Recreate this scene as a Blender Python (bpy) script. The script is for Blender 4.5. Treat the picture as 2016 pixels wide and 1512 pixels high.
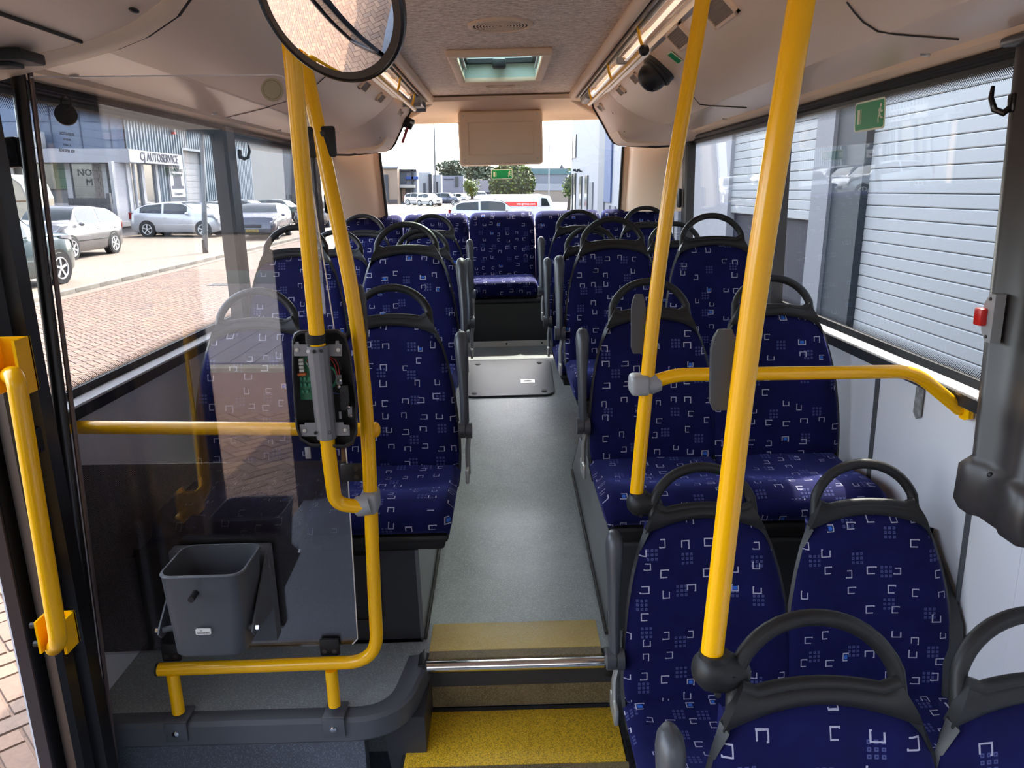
import bpy, bmesh, math, random
from mathutils import Vector, Matrix, Euler
from math import sin, cos, pi, radians, sqrt
C = bpy.context.scene.collection
random.seed(7)
for o in list(bpy.data.objects): bpy.data.objects.remove(o)

# ------------------------------------------------------------------ camera, sky, sun, exposure
CAMZ = 1.38                       # camera height above the aisle floor (z = 0)
F = 1500.0; CX, CY = 1008.0, 756.0; ROLL = radians(1.5)
_dx, _dy = 992.0 - CX, 374.0 - CY
_vx = _dx * cos(ROLL) - _dy * sin(ROLL); _vy = _dx * sin(ROLL) + _dy * cos(ROLL)
PITCH = math.atan(-_vy / F); YAW = math.atan(_vx * cos(PITCH) / F)
def ray(px, py):
    dx, dy = px - CX, py - CY
    u = (dx * cos(ROLL) - dy * sin(ROLL)) / F; v = (dx * sin(ROLL) + dy * cos(ROLL)) / F
    cx, cz, cy = u, -v * cos(PITCH) - sin(PITCH), cos(PITCH) - v * sin(PITCH)
    return Vector((cx * cos(YAW) - cy * sin(YAW), cx * sin(YAW) + cy * cos(YAW), cz))
def project(p):
    X, Y, Z = p[0], p[1], p[2] - CAMZ
    cx = X * cos(YAW) + Y * sin(YAW); cy = -X * sin(YAW) + Y * cos(YAW)
    zc = cy * cos(PITCH) - Z * sin(PITCH); up = cy * sin(PITCH) + Z * cos(PITCH)
    if zc <= 0: return None
    u = cx / zc * F; v = -up / zc * F
    return (CX + u * cos(ROLL) + v * sin(ROLL), CY - u * sin(ROLL) + v * cos(ROLL), zc)
CAM = Vector((0, 0, CAMZ))
def PY(px, py, Y): r = ray(px, py); return CAM + r * (Y / r.y)      # point of the room seen there at depth Y
def PX(px, py, X): r = ray(px, py); return CAM + r * (X / r.x)
def PZ(px, py, z): r = ray(px, py); return CAM + r * ((z - CAMZ) / r.z)

cam_d = bpy.data.cameras.new('camera'); cam = bpy.data.objects.new('camera', cam_d); C.objects.link(cam)
cam_d.sensor_width = 36; cam_d.lens = F / 2016 * 36; cam_d.clip_start = .02; cam_d.clip_end = 2000
_f = ray(CX, CY).normalized(); _r = (ray(CX + 1, CY) - ray(CX, CY)).normalized(); _u = _r.cross(_f)
cam.matrix_world = Matrix(((_r.x, _u.x, -_f.x, 0), (_r.y, _u.y, -_f.y, 0), (_r.z, _u.z, -_f.z, CAMZ), (0, 0, 0, 1)))
bpy.context.scene.camera = cam
sc = bpy.context.scene
sc.view_settings.view_transform = 'Standard'; sc.view_settings.look = 'None'
sc.view_settings.gamma = 1; sc.view_settings.use_curve_mapping = False
sc.view_settings.exposure = 1.15
try:
    sc.cycles.transparent_max_bounces = 24; sc.cycles.max_bounces = 10; sc.cycles.diffuse_bounces = 6
except Exception: pass

SUNDIR = Vector((.34, .72, 1.0)).normalized()          # towards the sun: behind the rear window and a little to the right
w = bpy.data.worlds.new('sky'); sc.world = w; w.use_nodes = True
nt = w.node_tree; nt.nodes.clear()
sky = nt.nodes.new('ShaderNodeTexSky'); sky.sky_type = 'NISHITA'; sky.sun_disc = False
sky.sun_elevation = math.asin(SUNDIR.z); sky.sun_rotation = math.atan2(SUNDIR.x, SUNDIR.y)
sky.air_density = 1.0; sky.dust_density = 2.5; sky.ozone_density = 1.0
hs = nt.nodes.new('ShaderNodeHueSaturation'); hs.inputs['Saturation'].default_value = .55
bg = nt.nodes.new('ShaderNodeBackground'); bg.inputs[1].default_value = 0.95
wo = nt.nodes.new('ShaderNodeOutputWorld')
nt.links.new(sky.outputs[0], hs.inputs['Color']); nt.links.new(hs.outputs[0], bg.inputs[0]); nt.links.new(bg.outputs[0], wo.inputs[0])
sl = bpy.data.lights.new('sun', 'SUN'); sl.energy = 6.0; sl.angle = radians(.55); sl.color = (1, .93, .82)
so = bpy.data.objects.new('sun', sl); C.objects.link(so)
so.rotation_euler = SUNDIR.to_track_quat('Z', 'Y').to_euler(); so.location = (8, 14, 22)

# ------------------------------------------------------------------ node helpers
class NT:
    def __init__(s, mat): s.t = mat.node_tree; s.n = s.t.nodes; s.l = s.t.links
    def put(s, sock, v):
        if isinstance(v, bpy.types.NodeSocket): s.l.new(v, sock)
        else: sock.default_value = v
    def m(s, op, a, b=None, c=None):
        n = s.n.new('ShaderNodeMath'); n.operation = op; s.put(n.inputs[0], a)
        if b is not None: s.put(n.inputs[1], b)
        if c is not None: s.put(n.inputs[2], c)
        return n.outputs[0]
    def mixc(s, f, a, b):
        n = s.n.new('ShaderNodeMix'); n.data_type = 'RGBA'; s.put(n.inputs[0], f); s.put(n.inputs[6], a); s.put(n.inputs[7], b); return n.outputs[2]
    def sep(s, v): n = s.n.new('ShaderNodeSeparateXYZ'); s.l.new(v, n.inputs[0]); return n.outputs
    def comb(s, x, y, z=0.0):
        n = s.n.new('ShaderNodeCombineXYZ'); s.put(n.inputs[0], x); s.put(n.inputs[1], y); s.put(n.inputs[2], z); return n.outputs[0]
    def tex(s, kind='Object'): n = s.n.new('ShaderNodeTexCoord'); return n.outputs[kind]
    def mapping(s, v, scale=(1, 1, 1), rot=(0, 0, 0), loc=(0, 0, 0)):
        n = s.n.new('ShaderNodeMapping'); s.l.new(v, n.inputs[0]); n.inputs['Scale'].default_value = scale
        n.inputs['Rotation'].default_value = rot; n.inputs['Location'].default_value = loc; return n.outputs[0]
    def noise(s, v, scale, detail=2, rough=.5):
        n = s.n.new('ShaderNodeTexNoise'); s.l.new(v, n.inputs['Vector']); n.inputs['Scale'].default_value = scale
        n.inputs['Detail'].default_value = detail; n.inputs['Roughness'].default_value = rough; return n.outputs['Fac']
    def white(s, v): n = s.n.new('ShaderNodeTexWhiteNoise'); n.noise_dimensions = '3D'; s.l.new(v, n.inputs['Vector']); return n.outputs['Value'], n.outputs['Color']
    def ramp(s, f, stops):
        n = s.n.new('ShaderNodeValToRGB'); s.l.new(f, n.inputs[0]); e = n.color_ramp.elements
        e[0].position, e[0].color = stops[0][0], (*stops[0][1], 1); e[1].position, e[1].color = stops[-1][0], (*stops[-1][1], 1)
        for p, c in stops[1:-1]: x = e.new(p); x.color = (*c, 1)
        return n.outputs[0]
    def bump(s, h, strength=.3, dist=.002):
        n = s.n.new('ShaderNodeBump'); s.l.new(h, n.inputs['Height']); n.inputs['Strength'].default_value = strength
        n.inputs['Distance'].default_value = dist; return n.outputs[0]
def newmat(name):
    m = bpy.data.materials.new(name); m.use_nodes = True; return m, NT(m), m.node_tree.nodes['Principled BSDF']
def mat(name, col, rough=.5, metal=0, spec=.5, grain=0, gscale=120, var=0, vscale=8, coat=0, emit=None):
    m, t, p = newmat(name)
    p.inputs['Base Color'].default_value = (*col, 1); p.inputs['Roughness'].default_value = rough
    p.inputs['Metallic'].default_value = metal; p.inputs['Specular IOR Level'].default_value = spec; p.inputs['Coat Weight'].default_value = coat
    if grain or var:
        v = t.tex('Object')
        if var:
            f = t.noise(v, vscale, 4, .6)
            c2 = tuple(max(0, x * (1 - var)) for x in col)
            t.l.new(t.ramp(f, [(.3, c2), (.7, tuple(min(1, x * (1 + var * .6)) for x in col))]), p.inputs['Base Color'])
        if grain: t.l.new(t.bump(t.noise(v, gscale, 3), grain, .001), p.inputs['Normal'])
    if emit: p.inputs['Emission Color'].default_value = (*emit[0], 1); p.inputs['Emission Strength'].default_value = emit[1]
    return m
def fabric_mat():
    m, t, p = newmat('patterned_blue_velour')
    uv = t.tex('UV'); oi = t.n.new('ShaderNodeObjectInfo')
    sx, sy, _ = t.sep(uv)
    X = t.m('MULTIPLY_ADD', oi.outputs['Random'], 7.31, sx); Y = t.m('MULTIPLY_ADD', oi.outputs['Random'], 3.77, sy)
    def cell(size, seed):
        a = t.m('DIVIDE', X, size); b = t.m('DIVIDE', Y, size)
        ia, ib = t.m('FLOOR', a), t.m('FLOOR', b)
        v, c = t.white(t.comb(ia, ib, seed)); r, g, bl = t.sep(c)
        qa = t.m('SUBTRACT', t.m('FRACT', a), .5); qb = t.m('SUBTRACT', t.m('FRACT', b), .5)
        return qa, qb, v, r, g, bl
    def glyph(size, seed, exist):
        qa, qb, v, r, g, bl = cell(size, seed)
        qa = t.m('ADD', qa, t.m('MULTIPLY_ADD', r, .5, -.25)); qb = t.m('ADD', qb, t.m('MULTIPLY_ADD', g, .5, -.25))
        h = t.m('MULTIPLY_ADD', bl, .09, .14); h2 = t.m('MULTIPLY_ADD', r, .08, .14)
        da = t.m('DIVIDE', qa, h); db = t.m('DIVIDE', qb, h2)
        d = t.m('MAXIMUM', t.m('ABSOLUTE', da), t.m('ABSOLUTE', db))
        ring = t.m('MULTIPLY', t.m('LESS_THAN', d, 1.0), t.m('GREATER_THAN', d, .74))
        k = t.m('FLOOR', t.m('MULTIPLY', t.m('FRACT', t.m('MULTIPLY', v, 17.3)), 4))          # which side is open
        ang = t.m('MULTIPLY', k, pi / 2)
        dot = t.m('ADD', t.m('MULTIPLY', da, t.m('COSINE', ang)), t.m('MULTIPLY', db, t.m('SINE', ang)))
        crs = t.m('SUBTRACT', t.m('MULTIPLY', db, t.m('COSINE', ang)), t.m('MULTIPLY', da, t.m('SINE', ang)))
        op = t.m('MULTIPLY', t.m('GREATER_THAN', dot, .62), t.m('LESS_THAN', crs, .62))
        keep = t.m('SUBTRACT', 1.0, op)
        ex = t.m('LESS_THAN', v, exist)
        gl = t.m('MULTIPLY', t.m('MULTIPLY', ring, keep), ex)
        fill = t.m('MULTIPLY', t.m('MULTIPLY', t.m('LESS_THAN', d, .5), t.m('LESS_THAN', t.m('FRACT', t.m('MULTIPLY', v, 31.7)), .07)), ex)
        return gl, fill
    g1, f1 = glyph(.058, 1.0, .74)
    qa, qb, v, r, g, bl = cell(.105, 5.0)
    qa = t.m('ADD', qa, t.m('MULTIPLY_ADD', r, .5, -.25)); qb = t.m('ADD', qb, t.m('MULTIPLY_ADD', g, .5, -.25))
    reg = t.m('LESS_THAN', t.m('MAXIMUM', t.m('ABSOLUTE', qa), t.m('ABSOLUTE', qb)), .16)
    def dd(q): return t.m('ABSOLUTE', t.m('SUBTRACT', t.m('FRACT', t.m('MULTIPLY', t.m('ADD', q, .16), 12.5 * .75)), .5))
    dm = t.m('MAXIMUM', dd(qa), dd(qb))
    dots = t.m('MULTIPLY', t.m('MULTIPLY', t.m('LESS_THAN', dm, .30), t.m('GREATER_THAN', dm, .10)), t.m('MULTIPLY', reg, t.m('LESS_THAN', v, .85)))
    fz = t.noise(t.comb(t.m('MULTIPLY', X, 1), t.m('MULTIPLY', Y, .4)), 900, 2)
    worn = t.m('MULTIPLY_ADD', fz, .9, .35)
    base = t.ramp(t.noise(t.comb(X, Y), 14, 3), [(.3, (.0032, .0040, .042)), (.75, (.0055, .0065, .068))])
    c = t.mixc(t.m('MULTIPLY', dots, .75), base, (.085, .10, .25, 1))
    c = t.mixc(f1, c, (.03, .13, .52, 1))
    c = t.mixc(t.m('MINIMUM', t.m('MULTIPLY', g1, worn), 1.0), c, (.50, .50, .62, 1))
    t.l.new(c, p.inputs['Base Color']); p.inputs['Roughness'].default_value = .85
    p.inputs['Sheen Weight'].default_value = .30; p.inputs['Sheen Roughness'].default_value = .4; p.inputs['Sheen Tint'].default_value = (.25, .30, 1, 1)
    p.inputs['Specular IOR Level'].default_value = .15
    t.l.new(t.bump(t.m('ADD', fz, t.m('MULTIPLY', g1, .6)), .35, .001), p.inputs['Normal'])
    return m
def ceiling_mat():
    m, t, p = newmat('mottled_ceiling_laminate')
    v = t.mapping(t.tex('Object'), (1, 3.2, 1)); n = t.noise(v, 38, 5, .75)
    n2 = t.noise(t.mapping(t.tex('Object'), (2, 4, 1)), 90, 3, .6)
    f = t.m('ADD', t.m('MULTIPLY', n, .65), t.m('MULTIPLY', n2, .35))
    t.l.new(t.ramp(f, [(.42, (.38, .285, .22)), (.5, (.72, .58, .46)), (.58, (.95, .83, .71))]), p.inputs['Base Color']); p.inputs['Roughness'].default_value = .6
    t.l.new(t.bump(n, .3, .001), p.inputs['Normal']); return m
def floor_mat(name, base, fleck, rough=.42, lim=.78, sc=260, dirt=.25):
    m, t, p = newmat(name)
    v = t.tex('Object'); vo = t.n.new('ShaderNodeTexVoronoi'); vo.inputs['Scale'].default_value = sc; t.l.new(v, vo.inputs['Vector'])
    wv, wc = t.white(vo.outputs['Color'] if False else vo.outputs['Position'])
    fl = t.m('GREATER_THAN', wv, lim); lg = t.noise(v, 3, 5, .65)
    c0 = t.ramp(lg, [(.3, tuple(x * (1 - dirt) for x in base)), (.7, tuple(x * (1 + dirt * .7) for x in base))])
    c = t.mixc(t.m('MULTIPLY', fl, .7), c0, (*fleck, 1))
    t.l.new(c, p.inputs['Base Color']); p.inputs['Roughness'].default_value = rough; p.inputs['Specular IOR Level'].default_value = .55
    t.l.new(t.bump(wv, .12, .001), p.inputs['Normal']); return m
def glass_mat(name, tint=(1, 1, 1), refl=1.0, alpha=0.0, dark=(0, 0, 0), ior=1.5):
    m = bpy.data.materials.new(name); m.use_nodes = True; t = NT(m); t.n.clear()
    out = t.n.new('ShaderNodeOutputMaterial'); tr = t.n.new('ShaderNodeBsdfTransparent'); tr.inputs[0].default_value = (*tint, 1)
    gl = t.n.new('ShaderNodeBsdfGlossy'); gl.inputs['Roughness'].default_value = .0; gl.inputs[0].default_value = (1, 1, 1, 1)
    ge = t.n.new('ShaderNodeNewGeometry'); vm = t.n.new('ShaderNodeVectorMath'); vm.operation = 'DOT_PRODUCT'
    t.l.new(ge.outputs['Normal'], vm.inputs[0]); t.l.new(ge.outputs['Incoming'], vm.inputs[1])
    f0 = ((ior - 1) / (ior + 1)) ** 2; cosv = t.m('ABSOLUTE', vm.outputs['Value'])
    fr = t.m('MULTIPLY_ADD', t.m('POWER', t.m('SUBTRACT', 1.0, cosv), 5.0), 1 - f0, f0)
    f = t.m('MINIMUM', t.m('MULTIPLY', fr, refl), 1.0)
    mx = t.n.new('ShaderNodeMixShader'); t.l.new(f, mx.inputs[0])
    a = tr.outputs[0]
    if alpha:
        di = t.n.new('ShaderNodeBsdfDiffuse'); di.inputs[0].default_value = (*dark, 1)
        m2 = t.n.new('ShaderNodeMixShader'); m2.inputs[0].default_value = alpha; t.l.new(a, m2.inputs[1]); t.l.new(di.outputs[0], m2.inputs[2]); a = m2.outputs[0]
    t.l.new(a, mx.inputs[1]); t.l.new(gl.outputs[0], mx.inputs[2]); t.l.new(mx.outputs[0], out.inputs[0]); return m
def frit_mat(name, pitch, col=(.012, .012, .013), lo=.2, hi=.62, base=0.0):
    # printed dots on glass: UV.x, UV.y in metres along the band, colour only where the dots are
    m = bpy.data.materials.new(name); m.use_nodes = True; t = NT(m); t.n.clear()
    out = t.n.new('ShaderNodeOutputMaterial'); tr = t.n.new('ShaderNodeBsdfTransparent'); di = t.n.new('ShaderNodeBsdfPrincipled')
    di.inputs['Base Color'].default_value = (*col, 1); di.inputs['Roughness'].default_value = .25
    u, v, _ = t.sep(t.tex('UV'))
    a = t.m('SUBTRACT', t.m('FRACT', t.m('DIVIDE', t.m('ADD', u, v), pitch)), .5); b = t.m('SUBTRACT', t.m('FRACT', t.m('DIVIDE', t.m('SUBTRACT', u, v), pitch)), .5)
    r = t.m('SQRT', t.m('ADD', t.m('MULTIPLY', a, a), t.m('MULTIPLY', b, b)))
    at = t.n.new('ShaderNodeAttribute'); at.attribute_name = 'dot'; rad = t.m('MULTIPLY_ADD', at.outputs['Fac'], hi - lo, lo)
    f = t.m('LESS_THAN', r, rad)
    if base: f = t.m('MAXIMUM', f, base)
    mx = t.n.new('ShaderNodeMixShader'); t.l.new(f, mx.inputs[0]); t.l.new(tr.outputs[0], mx.inputs[1]); t.l.new(di.outputs[0], mx.inputs[2])
    t.l.new(mx.outputs[0], out.inputs[0]); return m

# ------------------------------------------------------------------ mesh builder
class MB:
    def __init__(s): s.v = []; s.f = []; s.fm = []; s.cur = 0
    def add(s, vs, fs):
        o = len(s.v); s.v += [tuple(x) for x in vs]; s.f += [tuple(i + o for i in f) for f in fs]; s.fm += [s.cur] * len(fs); return s
    def box(s, x0, x1, y0, y1, z0, z1, M=None):
        vs = [Vector((x, y, z)) for x in (x0, x1) for y in (y0, y1) for z in (z0, z1)]
        if M: vs = [M @ v for v in vs]
        return s.add(vs, [(0, 1, 3, 2), (4, 6, 7, 5), (0, 4, 5, 1), (2, 3, 7, 6), (0, 2, 6, 4), (1, 5, 7, 3)])
    def rbox(s, x0, x1, y0, y1, z0, z1, r=.01, seg=2, M=None):
        bm = bmesh.new(); bmesh.ops.create_cube(bm, size=1)
        for v in bm.verts: v.co = Vector(((x0 + x1) / 2 + v.co.x * (x1 - x0), (y0 + y1) / 2 + v.co.y * (y1 - y0), (z0 + z1) / 2 + v.co.z * (z1 - z0)))
        bmesh.ops.bevel(bm, geom=bm.edges[:] + bm.verts[:], offset=min(r, .49 * min(abs(x1 - x0), abs(y1 - y0), abs(z1 - z0))), segments=seg, affect='EDGES', profile=.5)
        s.bm(bm, M); return s
    def bm(s, bm, M=None):
        bm.verts.index_update(); vs = [(M @ v.co) if M else v.co.copy() for v in bm.verts]
        s.add(vs, [tuple(v.index for v in f.verts) for f in bm.faces]); bm.free(); return s
    def prism(s, prof, axis, a, b, M=None, cap=True):
        # closed 2-D profile swept along an axis; axis 'x': prof=(y,z); 'y': (x,z); 'z': (x,y)
        n = len(prof)
        def mk(p, t): return {'x': (t, p[0], p[1]), 'y': (p[0], t, p[1]), 'z': (p[0], p[1], t)}[axis]
        vs = [Vector(mk(p, a)) for p in prof] + [Vector(mk(p, b)) for p in prof]
        if M: vs = [M @ v for v in vs]
        fs = [(i, (i + 1) % n, (i + 1) % n + n, i + n) for i in range(n)]
        if cap: fs += [tuple(range(n))[::-1], tuple(range(n, 2 * n))]
        return s.add(vs, fs)
    def tube(s, pts, r, seg=12, cap=True, sq=(1, 1), closed=False):
        pts = [Vector(p) for p in pts]; n = len(pts); rs = r if hasattr(r, '__len__') else [r] * n
        prev = None; rings = []
        for i, p in enumerate(pts):
            if closed: d = (pts[(i + 1) % n] - pts[i - 1])
            else: d = (pts[min(i + 1, n - 1)] - pts[max(i - 1, 0)])
            d.normalize()
            if prev is None:
                a = Vector((0, 0, 1)) if abs(d.z) < .9 else Vector((0, 1, 0))
                u = d.cross(a).normalized()
            else: u = (prev - d * prev.dot(d)).normalized()
            prev = u; v = d.cross(u)
            rings.append([p + (u * cos(2 * pi * k / seg) * sq[0] + v * sin(2 * pi * k / seg) * sq[1]) * rs[i] for k in range(seg)])
        return s.loft(rings, cap=cap and not closed, closed=closed)
    def loft(s, rings, cap=True, closed=False):
        n = len(rings); k = len(rings[0]); vs = [v for r in rings for v in r]; fs = []
        for i in range(n if closed else n - 1):
            j = (i + 1) % n
            for q in range(k): fs.append((i * k + q, i * k + (q + 1) % k, j * k + (q + 1) % k, j * k + q))
        if cap: fs += [tuple(range(k))[::-1], tuple((n - 1) * k + q for q in range(k))]
        return s.add(vs, fs)
    def cyl(s, p0, p1, r, seg=16, r1=None): return s.tube([p0, p1], [r, r1 if r1 is not None else r], seg)
    def sphere(s, c, r, seg=16, rings=10, sc=(1, 1, 1), M=None):
        bm = bmesh.new(); bmesh.ops.create_uvsphere(bm, u_segments=seg, v_segments=rings, radius=r)
        for v in bm.verts: v.co = Vector((v.co.x * sc[0] + c[0], v.co.y * sc[1] + c[1], v.co.z * sc[2] + c[2]))
        return s.bm(bm, M)
    def disc(s, c, r, n, t, seg=24):      # flat disc of thickness t along normal n
        n = Vector(n).normalized(); return s.cyl(Vector(c) - n * t / 2, Vector(c) + n * t / 2, r, seg)
    def lathe(s, prof, c, n, seg=24, cap=True):
        # prof: (radius, height along n)
        n = Vector(n).normalized(); a = Vector((0, 0, 1)) if abs(n.z) < .9 else Vector((1, 0, 0)); u = n.cross(a).normalized(); v = n.cross(u); c = Vector(c)
        return s.loft([[c + n * h + (u * cos(2 * pi * k / seg) + v * sin(2 * pi * k / seg)) * max(r, 1e-4) for k in range(seg)] for r, h in prof], cap=cap)
    def sheet(s, grid, thick=None):
        # grid[i][j] points -> surface; optional thickness vector
        n, m = len(grid), len(grid[0]); vs = [Vector(p) for r in grid for p in r]
        fs = [(i * m + j, i * m + j + 1, (i + 1) * m + j + 1, (i + 1) * m + j) for i in range(n - 1) for j in range(m - 1)]
        if thick is None: return s.add(vs, fs)
        k = len(vs); t = Vector(thick); v2 = [v + t for v in vs]
        fs2 = [tuple(x + k for x in f[::-1]) for f in fs]
        rim = [(0 * m + j) for j in range(m)] + [i * m + m - 1 for i in range(1, n)] + [(n - 1) * m + j for j in range(m - 2, -1, -1)] + [i * m for i in range(n - 2, 0, -1)]
        fs3 = [(rim[(q + 1) % len(rim)], rim[q], rim[q] + k, rim[(q + 1) % len(rim)] + k) for q in range(len(rim))]
        return s.add(vs + v2, fs + fs2 + fs3)
    def mesh(s, name, mats, uv=False, smooth=True, ang=35, fixn=True):
        me = bpy.data.meshes.new(name); me.from_pydata([tuple(v) for v in s.v], [], s.f)
        for m_ in (mats if isinstance(mats, (list, tuple)) else [mats]): me.materials.append(m_)
        if any(s.fm): me.polygons.foreach_set('material_index', s.fm)
        if fixn:
            bm = bmesh.new(); bm.from_mesh(me); bmesh.ops.recalc_face_normals(bm, faces=bm.faces[:]); bm.to_mesh(me); bm.free()
        if smooth and len(s.f) > 6:
            me.polygons.foreach_set('use_smooth', [True] * len(me.polygons)); me.set_sharp_from_angle(angle=radians(ang))
        if uv:
            ul = me.uv_layers.new(name='UVMap')
            for p in me.polygons:
                n = p.normal; ax = 1 if uv == 'xz' else max(range(3), key=lambda i: abs(n[i]))
                for li in p.loop_indices:
                    co = me.vertices[me.loops[li].vertex_index].co
                    ul.data[li].uv = (co.y, co.z) if ax == 0 else (co.x, co.z) if ax == 1 else (co.x, co.y)
        return me
    def build(s, name, mats, parent=None, label=None, **k):
        o = bpy.data.objects.new(name, s.mesh(name, mats, **k)); C.objects.link(o)
        if parent is not None:
            o.parent = parent
            if not parent.get('_local'): o.matrix_parent_inverse = Matrix.Translation(-abs_loc(parent))
        if label: o['label'] = label
        return o
def abs_loc(p):
    return Vector(p['_loc']) if '_loc' in p.keys() else Vector((0, 0, 0))
def thing(name, label, cat, loc=(0, 0, 0), group=None, local=False):
    o = bpy.data.objects.new(name, None); C.objects.link(o); o.location = loc; o.empty_display_size = .05
    o['label'] = label; o['category'] = cat; o['_loc'] = list(loc)
    if local: o['_local'] = 1
    if group: o['group'] = group
    return o
def tag(o, label, cat, group=None):
    o['label'] = label; o['category'] = cat
    if group: o['group'] = group
    return o
def struct(o, label=None, cat=None):
    o['kind'] = 'structure'
    if label: o['label'] = label
    if cat: o['category'] = cat
    return o
def copy_tree(o, parent=None, loc=None, rot=None):
    c = o.copy(); C.objects.link(c)
    if parent is not None: c.parent = parent
    if loc is not None: c.location = loc
    if rot is not None: c.rotation_euler = rot
    for ch in list(o.children): copy_tree(ch, c)
    return c
def arc(c, r, a0, a1, n, ax='xz', sc=(1, 1)):
    out = []
    for i in range(n + 1):
        a = radians(a0 + (a1 - a0) * i / n); p, q = r * cos(a) * sc[0], r * sin(a) * sc[1]
        out.append(Vector((c[0] + (p if 'x' == ax[0] else 0), c[1] + (p if ax[0] == 'y' else q if ax[1] == 'y' else 0), c[2] + (q if ax[1] == 'z' else 0))))
    return out
def smooth_path(pts, rad, n=6):
    # polyline with rounded corners of given radius
    P = [Vector(p) for p in pts]; out = [P[0]]
    for i in range(1, len(P) - 1):
        a, b, c = P[i - 1], P[i], P[i + 1]; d1 = (a - b); d2 = (c - b); r = min(rad if not hasattr(rad, '__len__') else rad[i - 1], d1.length * .48, d2.length * .48)
        p, q = b + d1.normalized() * r, b + d2.normalized() * r
        for k in range(n + 1):
            t = k / n; out.append(p * (1 - t) ** 2 + b * 2 * t * (1 - t) + q * t * t)
    out.append(P[-1]); return out
def rrect(x0, x1, y0, y1, r, n=4):
    out = []
    for cx, cy, a in ((x1 - r, y1 - r, 0), (x0 + r, y1 - r, 90), (x0 + r, y0 + r, 180), (x1 - r, y0 + r, 270)):
        for k in range(n + 1): t = radians(a + 90 * k / n); out.append((cx + r * cos(t), cy + r * sin(t)))
    return out
def text_obj(name, s, size, M, m, parent=None, depth=.001, align='CENTER'):
    cu = bpy.data.curves.new(name, 'FONT'); cu.body = s; cu.size = size; cu.extrude = depth; cu.align_x = align; cu.align_y = 'CENTER'; cu.resolution_u = 2
    tmp = bpy.data.objects.new('tmp', cu); C.objects.link(tmp); dg = bpy.context.evaluated_depsgraph_get(); dg.update()
    me = bpy.data.meshes.new_from_object(tmp.evaluated_get(dg)); bpy.data.objects.remove(tmp)
    me.transform(M); me.materials.clear(); me.materials.append(m)
    o = bpy.data.objects.new(name, me); C.objects.link(o)
    if parent is not None:
        o.parent = parent
        if not parent.get('_local'): o.matrix_parent_inverse = Matrix.Translation(-abs_loc(parent))
    return o
def frame_M(o, x, y):
    x = Vector(x).normalized(); y = Vector(y).normalized(); z = x.cross(y); o = Vector(o)
    return Matrix(((x.x, y.x, z.x, o.x), (x.y, y.y, z.y, o.y), (x.z, y.z, z.z, o.z), (0, 0, 0, 1)))

# ------------------------------------------------------------------ materials
M_ = {}
M_['fabric'] = fabric_mat(); M_['ceiling'] = ceiling_mat()
M_['floor'] = floor_mat('speckled_grey_vinyl', (.215, .228, .228), (.36, .40, .40), .38, .80, 420)
M_['floor_low'] = floor_mat('speckled_blue_grey_vinyl', (.080, .090, .112), (.18, .2, .24), .5, .85, 420)
M_['yellow_mat'] = floor_mat('yellow_safety_vinyl', (.80, .49, .02), (.22, .13, .01), .5, .62, 420, .12)
M_['yellow_mat_worn'] = floor_mat('worn_yellow_vinyl', (.56, .39, .11), (.62, .5, .24), .5, .7, 420, .2)
M_['brown_mat'] = floor_mat('dirty_ochre_vinyl', (.15, .105, .045), (.24, .18, .08), .6, .7, 420, .6)
M_['plastic'] = mat('black_grained_plastic', (.013, .013, .014), .45, spec=.35, grain=.25, gscale=700)
M_['shell'] = mat('dark_grey_seat_shell', (.022, .023, .026), .45, grain=.2, gscale=600)
M_['arm'] = mat('grey_armrest_plastic', (.055, .058, .066), .38, spec=.5, grain=.12, gscale=500)
M_['grey'] = mat('mid_grey_plastic', (.075, .08, .092), .45, grain=.15, gscale=300)
M_['ped'] = mat('anthracite_panel', (.028, .029, .033), .4, grain=.1, gscale=300)
M_['pedside'] = mat('brushed_grey_side_panel', (.15, .16, .16), .33, metal=.3)
M_['yellow'] = mat('yellow_powder_coat', (.93, .48, .0), .22, spec=.55)
M_['clamp'] = mat('silver_grey_clamp', (.30, .31, .32), .4)
M_['pod'] = mat('warm_beige_plastic', (.76, .59, .455), .42, spec=.4, grain=.12, gscale=500)
M_['podlow'] = mat('glossy_beige_laminate', (.68, .545, .44), .22, spec=.5)
M_['beige'] = mat('beige_trim', (.80, .605, .43), .5)
M_['seam'] = mat('dark_seam', (.03, .025, .022), .7)
M_['black'] = mat('black_rubber', (.010, .010, .011), .5)
M_['blackgloss'] = mat('black_gloss', (.008, .008, .009), .15)
M_['pillar'] = mat('anthracite_pillar_plastic', (.040, .035, .034), .35, grain=.06, gscale=400)
M_['alu'] = mat('brushed_aluminium', (.24, .24, .25), .55, metal=.5)
M_['chrome'] = mat('polished_steel', (.78, .79, .8), .16, metal=1)
M_['steel'] = mat('zinc_plated_steel', (.55, .54, .5), .35, metal=.7)
M_['wallpanel'] = mat('light_grey_wall_laminate', (.66, .67, .71), .45)
M_['door_black'] = mat('black_door_profile', (.010, .009, .010), .3)
M_['mauve'] = mat('brown_anodised_profile', (.13, .10, .10), .35, metal=.4)
M_['glass'] = glass_mat('clear_window_glass', (.97, .98, .98), .7)
M_['glass_dirty'] = glass_mat('partition_glass', (.94, .93, .93), 2.0)
M_['lens'] = glass_mat('clear_lamp_cover', (.85, .8, .76), 1.5, .62, (.80, .66, .58))
M_['mirror'] = mat('mirror_silver', (.92, .92, .92), .0, metal=1)
M_['green'] = mat('safety_green', (.0, .30, .09), .45)
M_['cream'] = mat('luminous_cream', (.80, .84, .62), .5)
M_['red'] = mat('red_plastic', (.55, .015, .012), .3)
M_['white'] = mat('white_paint', (.75, .75, .76), .45)
M_['pcb'] = mat('green_circuit_board', (.02, .20, .10), .35, var=.3, vscale=200)
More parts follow.
